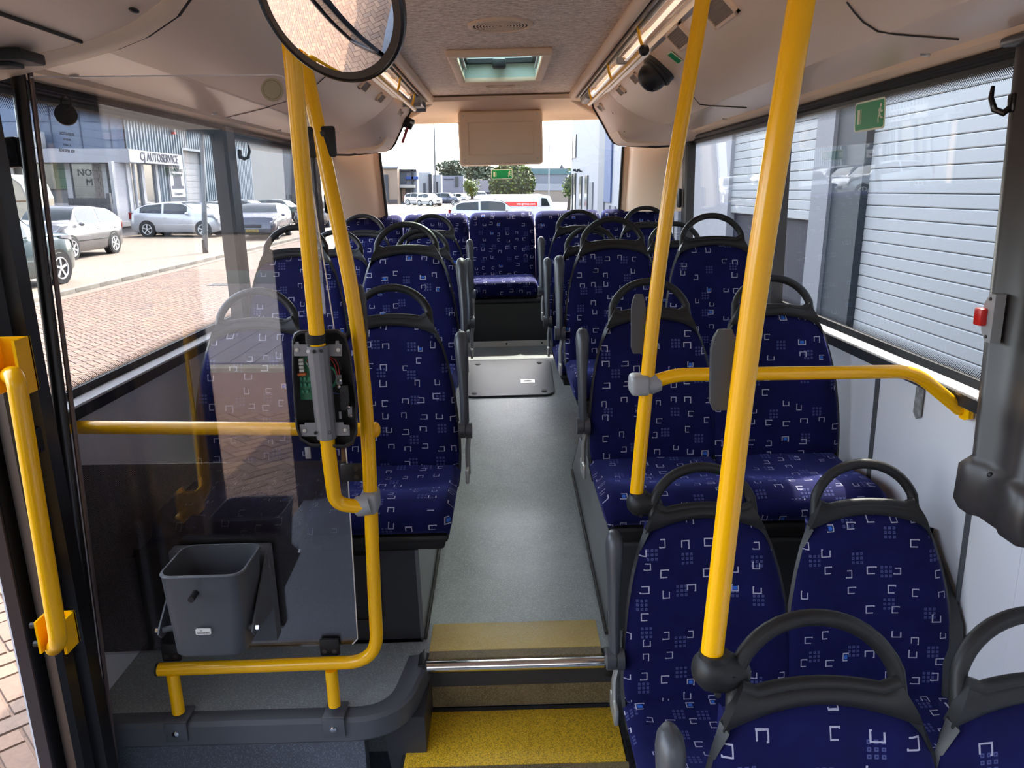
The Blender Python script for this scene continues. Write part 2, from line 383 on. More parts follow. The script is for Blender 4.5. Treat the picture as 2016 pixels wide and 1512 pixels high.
M_['orange'] = mat('orange_relay', (.65, .16, .03), .4)
M_['cream_plug'] = mat('white_connector', (.65, .65, .6), .5)
M_['frit'] = frit_mat('black_printed_dots', .0075)
M_['film'] = frit_mat('dark_dotted_film', .0042, (.030, .025, .027), .47, .47, .0)
# ================================================================== BUS SHELL
WX = 1.19                      # inner half width at the sill
Z0 = CAMZ                      # helper: relative heights are measured from the camera
def zz(r): return Z0 + r
LOWZ = -.37; MIDZ = -.18       # front floor and the intermediate step
YE = 5.30                      # rear end of the overhead ducts
RAMP0, RAMP1, RAMPZ = 3.10, 4.68, .35
def floor_z(y): return 0 if y < RAMP0 else min(RAMPZ, RAMPZ * (y - RAMP0) / (RAMP1 - RAMP0))

# --- floor: flat, ramp up, flat again to the rear riser
fb = MB()
prof = [(1.80, 0), (RAMP0 - .1, 0), (RAMP0, .004), (RAMP0 + .12, .0266), (RAMP1 - .1, RAMPZ - .02), (RAMP1, RAMPZ - .002), (RAMP1 + .1, RAMPZ), (5.95, RAMPZ), (5.95, -.5), (2.12, -.5), (2.12, -.06), (1.80, -.06)]
# left part keeps the front ledge, right part starts behind the seats
fb.prism([(2.10 if y < 2.1 else y, z) for y, z in prof[:9]] + [(5.95, -.5), (2.10, -.5)], 'x', -1.235, -.285)
ledge = [(-1.235, 2.10), (-1.235, 1.80)] + [(p.x - .03, min(2.10, p.y + .02)) for p in smooth_path([(-.60, 1.79, 0), (-.30, 1.79, 0), (-.258, 2.10, 0)], [.17], 10)]
fb.prism(ledge, 'z', -.055, 0)
fb.prism([(2.08 if y < 2 else y, z) for y, z in prof], 'x', -.285, .34)
fb.prism([(2.12 if y < 2.1 else y, z) for y, z in prof[:9]] + [(2.12, -.5)], 'x', .34, 1.235)
floor = fb.build('floor', M_['floor']); struct(floor, 'speckled grey vinyl floor of the aisle, rising towards the rear seats')
fl2 = MB().box(-1.235, 1.235, -1.1, 2.12, -.50, LOWZ).build('floor', M_['floor_low']); struct(fl2, 'low front floor below the steps')
# ledge face below the front edge of the raised floor
lf = MB().box(-1.16, -.43, 1.815, 1.86, LOWZ, -.045).build('wall_front_ledge', M_['floor_low']); struct(lf, 'blue grey riser below the partition')
# curved edge trim on the ledge
tr = MB()
pth = smooth_path([(-1.16, 1.80, -.012), (-.33, 1.80, -.012), (-.285, 2.06, -.010)], [.16], 10)
rings = []
for i, p in enumerate(pth):
    d = (pth[min(i + 1, len(pth) - 1)] - pth[max(i - 1, 0)]).normalized(); n = Vector((d.y, -d.x, 0))
    rings.append([p + n * a + Vector((0, 0, b)) for a, b in [(-.045, .010), (-.01, .017), (.012, .014), (.022, .004), (.024, -.05), (.018, -.058), (-.03, -.058), (-.045, -.03)]])
tr.loft(rings)
o = tr.build('trim_1', M_['grey']); struct(o, 'dark grey rounded edge trim along the raised floor')
# bracket and corner under the trim
cb = MB(); cb.prism([(-.32, LOWZ), (-.265, LOWZ), (-.265, -.06), (-.40, -.06), (-.385, -.10), (-.36, -.30)], 'y', 1.86, 2.10)
struct(cb.build('trim_2', M_['ped']), 'black corner casing beside the steps')
# step well: ochre riser, intermediate step, nosing
st = thing('step', 'two entrance steps with yellow treads and a polished nosing', 'step', (0, 1.95, MIDZ))
MB().rbox(-.27, .262, 2.085, 2.235, -.002, .004, .002).build('tread_mat', M_['yellow_mat_worn'], st, 'worn yellow mat on the upper step')
MB().box(-.268, .26, 2.045, 2.083, -.012, .0025).build('tread_strip', M_['brown_mat'], st, 'brown strip behind the nosing')
MB().tube([(-.278, 2.03, -.016), (.272, 2.03, -.016)], .018, 14).build('nosing', M_['chrome'], st, 'polished metal nosing tube')
MB().box(-.27, .265, 2.046, 2.052, -.006, .002).build('groove', M_['seam'], st)
for x in (-.285, .278): MB().rbox(x - .012, x + .012, 2.00, 2.07, -.05, .012, .006).build('end_cap', M_['plastic'], st)
MB().box(-.285, .30, 2.05, 2.08, -.10, -.035).build('riser_lip', M_['ped'], st)
MB().box(-.295, .30, 2.06, 2.10, MIDZ, -.10).build('riser', M_['brown_mat'], st, 'dirty ochre riser of the step')
MB().box(-.335, .31, 1.80, 2.06, LOWZ, MIDZ - .004).build('step_block', M_['ped'], st)
MB().rbox(-.325, .300, 1.805, 2.035, MIDZ - .006, MIDZ + .002, .002).build('tread_mat', M_['yellow_mat'], st, 'bright yellow mat on the lower step')
MB().box(-.33, .305, 1.790, 1.803, MIDZ - .03, MIDZ + .001).build('edge_strip', M_['brown_mat'], st)
MB().box(-.33, .305, 1.78, 1.80, LOWZ, MIDZ - .03).build('riser', M_['brown_mat'], st)

# --- rear riser below the back row
rr_ = MB().prism([(5.10, RAMPZ), (5.10, .60), (5.085, .64), (5.06, .655), (5.06, .672), (5.68, .672), (5.68, RAMPZ)], 'x', -.60, .60)
rs = rr_.build('riser_box', M_['ped']); tag(rs, 'black riser box under the middle rear seat', 'riser')
ms = thing('floor_strip', 'pale metal strip with three screws at the foot of the rear riser', 'strip', (0, 5.09, RAMPZ))
MB().box(-.42, .42, 5.075, 5.092, RAMPZ, RAMPZ + .036).build('strip', mat('pale_strip', (.8, .74, .68), .4), ms)
for x in (-.25, -.01, .23): MB().disc((x, 5.073, RAMPZ + .02), .006, (0, 1, 0), .005, 10).build('screw', M_['black'], ms)

# --- floor hatch on the ramp
ha = thing('floor_hatch', 'dark rounded floor hatch with four screws on the aisle ramp', 'hatch', (0, 4.4, .29))
sl_ = RAMPZ / (RAMP1 - RAMP0); HM = frame_M((.0, 4.40, floor_z(4.40)), (1, 0, 0), (0, 1, sl_))
def hatch_slab(x0, x1, y0, y1, r, z0, z1): b = MB(); b.prism(rrect(x0, x1, y0, y1, r, 6), 'z', z0, z1, HM); return b
hatch_slab(-.262, .262, -.232, .25, .06, 0, .008).build('rim', M_['black'], ha)
hatch_slab(-.256, .256, -.226, .244, .056, .006, .011).build('lid', mat('hatch_vinyl', (.058, .064, .075), .45, var=.15, vscale=5), ha)
for x, y in ((-.2, -.19), (.2, -.18), (-.19, .20), (.19, .20)):
    b = MB(); b.disc(HM @ Vector((x, y, .012)), .016, HM.to_3x3() @ Vector((0, 0, 1)), .004, 16); b.disc(HM @ Vector((x, y, .014)), .010, HM.to_3x3() @ Vector((0, 0, 1)), .004, 12)
    b.build('screw', M_['black'], ha)
b = MB(); b.prism([(.07, -.075), (.15, -.075), (.15, -.035), (.07, -.035)], 'z', .0105, .0125, HM); b.build('ring_plate', M_['steel'], ha, 'metal pull plate')
b = MB(); b.prism([(.085 + .025 * (1 - cos(t / 8 * pi)), -.055 + .012 * sin(t / 8 * pi) * (1 if t < 9 else -1)) for t in range(9)] + [(.135, -.062), (.085, -.062)], 'z', .0125, .0135, HM); b.build('ring_hole', M_['seam'], ha)

# --- ceiling
def Wb(x, r): return (x, zz(r))
ce = MB().box(-.47, .47, -1.1, 5.40, zz(.612), zz(.65)).build('ceiling', M_['ceiling'])
# opening for the roof hatch is cut with a boolean so daylight falls through
cut = MB().box(-.205, .197, 3.70, 4.55, zz(.55), zz(.9)).build('cutter', M_['ceiling'])
def cut_out(o, c):
    md = o.modifiers.new('b', 'BOOLEAN'); md.object = c; md.operation = 'DIFFERENCE'; md.solver = 'EXACT'
    dg = bpy.context.evaluated_depsgraph_get(); me = bpy.data.meshes.new_from_object(o.evaluated_get(dg)); o.modifiers.clear(); o.data = me
cut_out(ce, cut)
struct(ce, 'mottled beige laminate ceiling')
rf = MB()
for q in (-1, 1): rf.prism([(q * 1.27, zz(.33)), (q * 1.25, zz(.55)), (q * 1.12, zz(.74)), (q * .9, zz(.80)), (q * .9, zz(.79)), (q * 1.11, zz(.73)), (q * 1.24, zz(.55)), (q * 1.262, zz(.33))], 'y', -1.1, 6.0)
for x0, x1, y0, y1 in ((-.9, .9, -1.1, 3.70), (-.9, .9, 4.55, 6.0), (-.9, -.205, 3.70, 4.55), (.197, .9, 3.70, 4.55)): rf.box(x0, x1, y0, y1, zz(.79), zz(.80))
struct(rf.build('ceiling', M_['white'], smooth=False), 'outer roof skin'); bpy.data.objects.remove(cut)
# roof hatch
rh = thing('roof_hatch', 'beige framed roof hatch with a clear dome in the ceiling', 'roof hatch', (0, 4.15, zz(.6)))
for i, (x0, x1, y0, y1) in enumerate(((-.243, .235, 3.655, 3.70), (-.243, .235, 4.545, 4.665), (-.243, -.198, 3.695, 4.55), (.19, .235, 3.695, 4.55))):
    MB().rbox(x0, x1, y0, y1, zz(.584 if i else .580), zz(.613), .010, 3).build('frame_side', M_['beige'], rh)
sm_ = mat('pale_green_shaft', (.50, .60, .52), .4)
for x0, x1, y0, y1 in ((-.208, -.200, 3.70, 4.55), (.192, .200, 3.70, 4.55), (-.205, .197, 3.692, 3.70), (-.205, .197, 4.548, 4.556)):
    MB().box(x0, x1, y0, y1, zz(.6), zz(.80)).build('shaft_wall', sm_, rh)
MB().rbox(-.19, .182, 3.73, 4.52, zz(.705), zz(.713), .004).build('dome', glass_mat('hatch_dome', (.86, .97, .92), 1.0), rh, 'translucent dome')
for x0, x1, y0, y1 in ((-.20, .192, 4.50, 4.545), (-.20, .192, 3.71, 3.74), (-.20, -.18, 3.74, 4.52), (.172, .192, 3.74, 4.52)): MB().box(x0, x1, y0, y1, zz(.680), zz(.703)).build('gasket', M_['black'], rh)
MB().rbox(-.045, .03, 4.42, 4.50, zz(.645), zz(.69), .010).build('handle', M_['plastic'], rh)
MB().rbox(-.09, .09, 4.22, 4.28, zz(.700), zz(.7035), .001).build('sticker', M_['green'], rh, 'green sticker')
for x in (-.198, .182): MB().rbox(x, x + .014, 4.0, 4.4, zz(.63), zz(.645), .003).build('hinge_arm', M_['clamp'], rh)
# ceiling speakers
for (px, py, r, lab) in ((985, 48, .125, 'round beige ceiling grille nearest the camera'), (985, 166, .105, 'smaller round ceiling grille behind the roof hatch')):
    c = PZ(px, py, zz(.612)); s_ = thing('ceiling_speaker', lab, 'speaker', c, 'round ceiling grilles')
    MB().lathe([(r, 0), (r, .006), (r * .93, .010), (r * .86, .010), (r * .85, .006), (r * .84, .002)], c, (0, 0, -1), 40, cap=False).build('ring', M_['beige'], s_)
    g = MB()
    for k in range(8):
        r0, r1 = r * (.06 + .096 * k), r * (.06 + .096 * k + .048)
        g.sheet([[c + Vector((cos(a) * q, sin(a) * q, -.0066)) for a in [2 * pi * t / 40 for t in range(41)]] for q in (r0, r1)], (0, 0, .0008))
    for k in range(8): a = k * pi / 4; g.cyl(c + Vector((cos(a) * r * .1, sin(a) * r * .1, -.0058)), c + Vector((cos(a + .35) * r * .84, sin(a + .35) * r * .84, -.0058)), .0012, 6)
    g.build('grille', M_['beige'], s_); MB().disc(c + Vector((0, 0, -.0045)), r * .84, (0, 0, 1), .002, 30).build('cone', M_['seam'], s_)
    for q in range(4): a = pi / 4 + q * pi / 2; MB().disc(c + Vector((cos(a) * r * .93, sin(a) * r * .93, -.0105)), .004, (0, 0, 1), .002, 8).build('screw', M_['steel'], s_)

# --- overhead ducts
MAIN = [(.600, .548), (.618, .512), (.66, .47), (.72, .425), (.79, .385), (.855, .360), (.905, .348), (.93, .340), (1.0, .325), (1.13, .300), (1.165, .285)]
ENDP = [(.600, .540), (.604, .512), (.630, .468), (.662, .415), (.690, .365), (.715, .318), (.74, .290), (.775, .277), (.86, .268), (1.02, .256), (1.165, .262)]
def pod_pt(px, py):
    r = ray(px, py); s = 1 if r.x > 0 else -1; q = abs(r.x)
    for (x0, z0), (x1, z1) in zip(MAIN[:-1], MAIN[1:]):
        # solve for point on the segment with x/z = q/r.z
        k = q / r.z; den = (x1 - x0) - k * (z1 - z0)
        if abs(den) < 1e-9: continue
        t = (k * z0 - x0) / den
        if -.001 <= t <= 1.001:
            x, z = x0 + t * (x1 - x0), z0 + t * (z1 - z0); Y = x * r.y / q
            n = Vector((s * (z1 - z0), 0, -(x1 - x0))).normalized()
            if n.z > 0: n = -n
            tv = Vector((s * (x1 - x0), 0, z1 - z0)).normalized()
            return Vector((s * x, Y, zz(z))), tv, n
    return None
for s in (-1, 1):
    side = 'left' if s < 0 else 'right'
    dct = thing('overhead_duct', f'beige overhead air duct above the {side} windows', 'air duct', (s * .9, 2.5, zz(.3)))
    back = [(1.20, .30), (1.20, .60), (.60, .60)]
    def ring(y, P): return [Vector((s * x, y, zz(z))) for x, z in P] + [Vector((s * x, y, zz(z))) for x, z in back]
    YS = [1.80, 4.62] if s < 0 else [.92, 4.62]
    m = MB(); m.loft([ring(YS[0], MAIN), ring(4.60, MAIN)])
    ob = m.build('main_panel', [M_['pod'], M_['podlow']], dct, ang=30)
    for p in ob.data.polygons:                       # the lower glossy strip
        if abs(p.normal.y) < .5 and p.normal.z < -.5 and abs(p.center.x) > .93 and p.center.z < zz(.345): p.material_index = 1
    m = MB(); mid = [((a[0] * .35 + b[0] * .65), (a[1] * .35 + b[1] * .65)) for a, b in zip(MAIN, ENDP)]
    m.loft([ring(4.605, MAIN), ring(4.72, mid), ring(4.85, ENDP), ring(YE - .02, ENDP)])
    m.build('end_panel', M_['pod'], dct, ang=40)
    # moulded pocket and the hatch line on the end cap
    m = MB(); m.loft([[Vector((s * x, y, zz(z))) for x, z in ((.70, .330), (.725, .285), (.76, .262), (.86, .254), (.95, .252), (.95, .262), (.80, .285), (.74, .31))] for y in (4.86, 5.20)])
    m.build('pocket_lip', M_['beige'], dct, 'moulded lip on the end of the duct')
    m = MB(); m.tube([Vector((s * x, YE - .01, zz(z - .003))) for x, z in ENDP], .009, 8); m.build('edge_seal', M_['seam'], dct)
    m = MB(); m.tube([Vector((s * .735 + s * (y - 4.75) * -.02, y, zz(.318 - (y - 4.75) * .01 + (4.86 - y) * .1 * (y < 4.86)))) for y in (4.8, 4.9, 5.05, 5.2)], .0035, 6); m.build('seam', M_['seam'], dct)
    # cross seams on the main panel
    for y in (() if s > 0 else (3.2,)):
        m = MB(); m.tube([Vector((s * x, y, zz(z - .001))) for x, z in MAIN], .0022, 6); m.build('seam', M_['seam'], dct)
    # front, bulkier casing (driver's end)
    if s < 0:
        Yf = 1.80
        BULK = [(.60, .548), (.655, .468), (.715, .402), (.79, .360), (.86, .336), (.93, .319), (1.02, .302), (1.165, .272)]
        m = MB(); m.loft([[Vector((s * x, y, zz(z))) for x, z in BULK + back] for y in (-.9, Yf)]); m.build('front_casing', M_['pod'], dct, 'bulkier front casing of the left duct', ang=40)
        m = MB(); m.loft([[Vector((s * x, y, zz(z - e))) for x, z in BULK] + [Vector((s * x, y, zz(z + .02))) for x, z in BULK[::-1]] for y, e in ((Yf - .035, .001), (Yf - .01, .012), (Yf + .045, .012), (Yf + .06, .0))]); m.build('front_rib', M_['beige'], dct, 'raised rib at the end of the front casing', ang=50)
        m = MB(); m.tube([Vector((s * x, Yf + .064, zz(z - .002))) for x, z in BULK], .0045, 6); m.build('seam', M_['seam'], dct)
        m = MB(); m.tube([(s * .885, y, zz(.326)) for y in (.3, 1.75)], .004, 6); m.build('seam', M_['seam'], dct)
        q = PY(181, 55, 1.25); m = MB(); m.sphere((-.752, 1.72, zz(.378)), .010, 12, 8, (.8, 1.8, .5)); m.build('key_hole', M_['black'], dct)
    else:
        m = MB(); m.loft([ring(-.9, MAIN), ring(.915, MAIN)]); m.build('front_casing', M_['pod'], dct, ang=30)
        pts = [pod_pt(*p)[0] - Vector((0, 0, .002)) for p in ((1668, 3), (1682, 22), (1700, 42), (1728, 60), (1765, 66), (1830, 71), (1888, 76)) if pod_pt(*p)]
        m = MB(); m.tube(pts, .0022, 6); m.build('seam', M_['seam'], dct, 'curved joint of the front flap')
        pts = [pod_pt(*p)[0] - Vector((0, 0, .002)) for p in ((1352, 168), (1362, 186), (1378, 205), (1410, 208), (1470, 211)) if pod_pt(*p)]
        m = MB(); m.tube(pts, .0022, 6); m.build('seam', M_['seam'], dct)
    # trim rail along the window head with screws
    m = MB(); m.prism([(s * 1.09, zz(.308)), (s * 1.10, zz(.296)), (s * 1.155, zz(.283)), (s * 1.175, zz(.276)), (s * 1.19, zz(.30))], 'y', -.9, 5.25)
    m.build('trim_rail', M_['beige'], dct, 'long trim rail under the duct')
    m = MB(); m.box(s * 1.148, s * 1.152, -.9, 5.25, zz(.2815), zz(.2835)); m.build('seam', M_['seam'], dct)
    for y in (2.08, 3.05, 3.9, 4.7): MB().lathe([(.013, 0), (.013, .004), (.009, .007), (.004, .005)], (s * 1.085, y, zz(.310)), (-s * .2, 0, -1), 14).build('screw', M_['steel'], dct)
# air vents on the ducts
for px, py, w_, lab in ((1415, 18, .042, 'nearest air vent on the right duct, by the yellow pole'), (1339, 72, .040, 'second air vent on the right duct'), (1252, 153, .026, 'square air vent on the right duct beyond the black dome'),
                     (1223, 178, .026, 'small square air vent, second from the rear of the right duct'), (1188, 207, .026, 'rearmost square air vent on the right duct'),
                     (718, 168, .028, 'square air vent on the left duct below the mirror'), (749, 192, .026, 'middle square air vent on the left duct'), (782, 219, .026, 'rearmost square air vent on the left duct'),):
    hit = pod_pt(px, py)
    P, T, N = hit
    if P.y > 4.65: P = P + Vector((-P.x / abs(P.x) * .012, 0, -.012))
    fm = frame_M(P + N * .001, (0, 1, 0), T)
    if (fm.to_3x3() @ Vector((0, 0, 1))).dot(N) < 0: fm = frame_M(P + N * .001, (0, -1, 0), T)
    zsg = 1 if (fm.to_3x3() @ Vector((0, 0, 1))).dot(N) > 0 else -1
    v = thing('air_vent', lab, 'air vent', P, 'square air vents on the ducts')
    m = MB()
    L_ = w_ * (1.3 if P.y < 2.4 else 2.3)
    for x0, x1, y0, y1 in ((-L_ * 1.2, L_ * 1.2, -w_, -w_ * .78), (-L_ * 1.2, L_ * 1.2, w_ * .78, w_), (-L_ * 1.2, -L_ * 1.02, -w_, w_), (L_ * 1.02, L_ * 1.2, -w_, w_)): m.box(x0, x1, y0, y1, -.004, .008, fm)
    m.build('frame', M_['beige'], v)
    m = MB(); m.box(-L_, L_, -w_ * .8, w_ * .8, -.002, .003, fm)
    for k in range(7): y = -w_ * .7 + w_ * 1.4 * k / 6; m.box(-L_, L_, y - .0015, y + .0015, -.006, .006, fm)
    m.build('grille', mat('vent_grille', (.26, .20, .15), .6), v)

# --- light coves between ceiling and ducts
for s in (-1, 1):
    side = 'left' if s < 0 else 'right'
    lt = thing('ceiling_light', f'continuous cove light with clear cover along the {side} side of the ceiling', 'light', (s * .53, 3, zz(.55)))
    m = MB(); m.tube([(s * .468, y, zz(.592)) for y in (-.9, 5.30)], .024, 14, sq=(1, 1.1)); m.build('round_profile', M_['beige'], lt, 'round beige profile along the ceiling edge')
    m = MB(); m.prism([(s * .485, zz(.60)), (s * .60, zz(.60)), (s * .60, zz(.585)), (s * .485, zz(.585))], 'y', -.9, 5.30); m.build('back_plate', M_['seam'], lt)
    for k, (x, z) in enumerate(((.500, .566), (.518, .560))): MB().box(s * (x - .004), s * (x + .004), -.9, 5.28, zz(z), zz(z + .02)).build('rail', M_['steel'], lt)
    for a, b in ((2.45, 3.62), (3.66, 4.95), (1.2, 2.41)):
        m = MB(); R_ = [(.525, .560), (.530, .546), (.548, .536), (.570, .534), (.588, .542), (.594, .556)]
        m.loft([[Vector((s * x, y, zz(z))) for x, z in R_] for y in (a, b)]); m.build('lens', M_['lens'], lt, 'clear ribbed lamp cover')
    m = MB()
    for a, b in ((1.2, 4.93),): m.tube([(s * .558, a, zz(.562)), (s * .558, b, zz(.562))], .011, 10)
    m.build('tube', mat('fill_glow_tube', (.72, .70, .66), .4, emit=((1, .80, .62), 2.2)), lt, 'fluorescent tube with a glow added as cabin fill')  # faint warm glow added to lift the cabin brightness
    for y in (2.43, 3.64): MB().rbox(s * .518, s * .60, y - .02, y + .02, zz(.530), zz(.56), .006).build('joint_cover', M_['clamp'], lt)
    MB().rbox(s * .515, s * .602, 4.95, 5.28, zz(.528), zz(.575), .02, 3).build('end_cover', M_['clamp'], lt)
    m = MB(); m.prism([(s * .598, zz(.552)), (s * .598, zz(.532)), (s * .612, zz(.524)), (s * .612, zz(.552))], 'y', -.9, 5.29); m.build('edge_profile', M_['steel'], lt)
    # hanging yellow grab rail
    if s > 0: ys = [3.05, 3.9, 4.75]; y0, y1 = 3.05, 4.9
    else: ys = [3.4, 4.15, 4.8]; y0, y1 = 3.1, 4.95
    gr = thing('ceiling_grab_rail', f'thin yellow grab rail hung under the {side} cove light', 'grab rail', (s * .535, y0, zz(.5)))
    MB().tube([(s * .535, y0, zz(.492)), (s * .535, y1, zz(.492))], .0125, 12).build('rail', M_['yellow'], gr)
    for y in ys: MB().tube([(s * .512, y, zz(.575)), (s * .520, y, zz(.53)), (s * .533, y, zz(.495))], .006, 8).build('hanger', M_['yellow'], gr)
    MB().sphere((s * .535, y0 - .005, zz(.490)), .020, 16, 12).build('end_knob', M_['black'], gr, 'black round end knob')
# black dome on the right duct
P, T, N = pod_pt(1300, 134); dm_ = thing('dome_camera', 'black rounded dome housing on the right duct behind the yellow pole', 'camera', P)
m = MB(); m.lathe([(.070, -.01), (.070, .018), (.066, .03), (.060, .034), (.060, .05), (.056, .066), (.045, .085), (.028, .097), (.008, .101)], P, N, 28); m.build('housing', M_['plastic'], dm_)
MB().lathe([(.071, .014), (.073, .02), (.071, .026)], P, N, 28).build('collar', M_['black'], dm_)
MB().disc(P + N * .101, .005, N, .003, 10).build('screw', M_['steel'], dm_)
# small green stickers on the ducts
for px, py, lab in ((1330, 112, 'green safety sticker on the right duct beside the black dome'), (790, 240, 'narrow green sticker on the rear end of the left duct')):
    h = pod_pt(px, py); P, T, N = h
    if P.y > 4.6: P = P + Vector((.030, 0, -.045))
    fm = frame_M(P + N * .004, (0, 1, 0), T); g = thing('safety_sticker', lab, 'sticker', P)
    hw, hh = (.035, .03) if px > 1000 else (.055, .022)
    m = MB(); m.prism(rrect(-hw, hw, -hh, hh, .006), 'z', -.001, .001, fm); m.build('border', M_['cream'], g)
    m = MB(); m.prism(rrect(-hw * .9, hw * .9, -hh * .85, hh * .85, .004), 'z', -.0018, .0018, fm); m.build('panel', M_['green'], g)
for px, py in ((1214, 214), (1190, 234), (760, 232)):
    P, T, N = pod_pt(px, py); P = P + Vector((-P.x / abs(P.x) * .02, 0, -.02)) if P.y > 4.6 else P
    l_ = thing('duct_lock', {1214: 'tiny lock on the rear flap of the right duct, upper one', 1190: 'tiny lock on the rear flap of the right duct, lower one', 760: 'small turn lock on the rear flap of the left duct'}[px], 'lock', P)
    MB().lathe([(.009, -.01), (.009, .003), (.006, .005)], P, N, 12).build('barrel', M_['steel'], l_)
    MB().disc(P + N * .006, .003, N, .003, 8).build('key_hole', M_['black'], l_)
# emergency hammer at the rear end of the left duct
Hh = PY(803, 246, 5.28); hm = thing('emergency_hammer', 'emergency hammer with red handle hanging at the rear of the left duct', 'hammer', Hh)
a, b = PY(812, 236, 5.28), PY(792, 281, 5.28)
MB().rbox(-.03, .03, -.025, .02, -.035, .035, .008, 2, Matrix.Translation(PY(805, 243, 5.27)) @ Matrix.Rotation(radians(25), 4, 'Y')).build('bracket', M_['plastic'], hm)
MB().tube([PY(803, 250, 5.25), b], .0095, 8).build('handle', mat('dark_red_handle', (.30, .02, .04), .4), hm, 'red handle')
MB().tube([PY(808, 240, 5.25), PY(816, 244, 5.25)], .010, 8).build('head', M_['steel'], hm)

# --- rear wall, cowl, panel, window
rw = MB()
cow = [(5.36, .612), (5.32, .600), (5.33, .575), (5.50, .515), (5.60, .508), (5.62, .495), (5.66, .468), (5.76, .47), (5.80, .65), (5.36, .65)]
rw.prism([(y, zz(z)) for y, z in cow], 'x', -1.15, 1.15)
struct(rw.build('wall_rear_head', M_['beige']), 'beige cowl above the rear window')
# sloping corner fillets of the cowl
for s in (-1, 1):
    m = MB(); m.tube(smooth_path([(s * .42, 5.35, zz(.603)), (s * .52, 5.40, zz(.545)), (s * .62, 5.46, zz(.50)), (s * .80, 5.52, zz(.42))], .06), .018, 10); struct(m.build('trim_3', M_['beige']), 'curved moulding joining the cowl and the duct')
cp = thing('screen_housing', 'flat beige screen housing hanging in the middle of the rear window', 'panel', (-.02, 5.5, zz(.35)))
fmr = Matrix.Translation((-.012, 5.47, zz(.345)))
MB().rbox(-.288, .288, -.02, .09, -.178, .178, .022, 3, fmr).build('housing', M_['beige'], cp)
for x0, x1, z0, z1 in ((-.225, .225, .100, .106), (-.225, .225, -.112, -.106), (-.225, -.219, -.112, .106), (.219, .225, -.112, .106)): MB().rbox(x0, x1, -.026, -.016, z0, z1, .003, 2, fmr).build('moulding', M_['beige'], cp)
for x in (-.25, .25):
    for z in (-.14, .15): MB().disc((x - .012, 5.449, zz(.345) + z), .006, (0, 1, 0), .004, 10).build('screw', M_['steel'], cp)
# rear pillars
for s in (-1, 1):
    m = MB(); P4 = []
    for z, dx in ((-.17, 0), (-.10, 0), (.275, .022)):
        xi = .855 + dx - (.02 if s > 0 else 0)
        P4.append([Vector((s * xi, 5.62, zz(z))), Vector((s * (xi + .035), 5.60, zz(z))), Vector((s * (xi + .055), 5.52, zz(z))), Vector((s * (xi + .11), 5.47, zz(z))), Vector((s * (xi + .20), 5.36, zz(z))), Vector((s * 1.20, 5.28, zz(z))), Vector((s * 1.24, 5.9, zz(z))), Vector((s * xi, 5.72, zz(z)))])
    m.loft(P4); struct(m.build('wall_rear_pillar', M_['beige']), 'beige rear corner pillar')
    m = MB(); m.tube([Vector((s * (.846 - (.02 if s > 0 else 0)), 5.615, zz(-.17))), Vector((s * (.846 - (.02 if s > 0 else 0)), 5.615, zz(-.15))), Vector((s * (.868 - (.02 if s > 0 else 0)), 5.615, zz(.275)))], .010, 8); struct(m.build('trim_4', M_['black']), 'black rubber edge of the rear window')
struct(MB().box(-1.2, 1.2, 5.70, 5.95, RAMPZ, zz(-.42)).build('wall_rear', M_['beige']), 'wall behind the rear seats')
struct(MB().box(-.95, .95, 5.695, 5.70, zz(-.42), zz(.49)).build('window_rear', M_['glass'], fixn=True), 'rear window pane')
MB_ = MB()
for pts in (((-.45, .472), (-.325, .472), (-.312, .46), (-.312, .40), (-.30, .40), (-.30, .49), (-.45, .49)), ((.42, .472), (.29, .472), (.28, .46), (.28, .40), (.27, .40), (.27, .49), (.42, .49))):
    MB_.prism([(x, zz(z)) for x, z in pts], 'y', 5.685, 5.693)
struct(MB_.build('trim_5', M_['black']), 'black printed corners of the rear window')

# exit stickers
def exit_sticker(P, X, Y, w_, h, lab, flip=1):
    s_ = thing('exit_sticker', lab, 'sign', P); fm = frame_M(P, X, Y)
    MB().prism(rrect(-w_, w_, -h, h, h * .22), 'z', -.001, .001, fm).build('border', M_['cream'], s_)
    MB().prism(rrect(-w_ * .94, w_ * .94, -h * .88, h * .88, h * .16), 'z', -.0018, .0018, fm).build('panel', M_['green'], s_)
    for x0, x1 in ((-.80, -.62), (-.56, -.52)):
        m = MB(); m.prism([(w_ * x0, -h * .5), (w_ * x1, -h * .5), (w_ * x1, h * .5), (w_ * x0, h * .5)], 'z', -.0025, .0025, fm); m.build('door_symbol', M_['cream'], s_)
    m = MB(); cx = w_ * .72; k = h * .9          # running figure
    def limb(a, b, t): 
        a, b = Vector(a), Vector(b); d = (b - a).normalized(); n = Vector((-d.y, d.x)) * t
        m.prism([(cx + k * q.x, k * q.y) for q in (a + n, a - n, b - n, b + n)], 'z', -.0025, .0025, fm)
    m.prism([(cx + k * (.08 + .15 * cos(t)), k * (.58 + .15 * sin(t))) for t in [i * pi / 4 for i in range(8)]], 'z', -.0025, .0025, fm)
    limb((.02, .42), (-.08, -.05), .13); limb((-.05, -.02), (-.25, -.3), .08); limb((-.25, -.3), (-.2, -.65), .07); limb((-.05, -.02), (.18, -.3), .08); limb((.18, -.3), (.42, -.32), .07); limb((0, .35), (-.32, .2), .06); limb((0, .35), (.25, .08), .06); limb((.25, .08), (.4, .2), .05)
    m.build('runner_symbol', M_['cream'], s_); return s_
P = PY(988, 343, 5.68); exit_sticker(P, (1, 0, 0), (0, 0, 1), .076, .034, 'green exit sticker on the rear window below the screen housing')
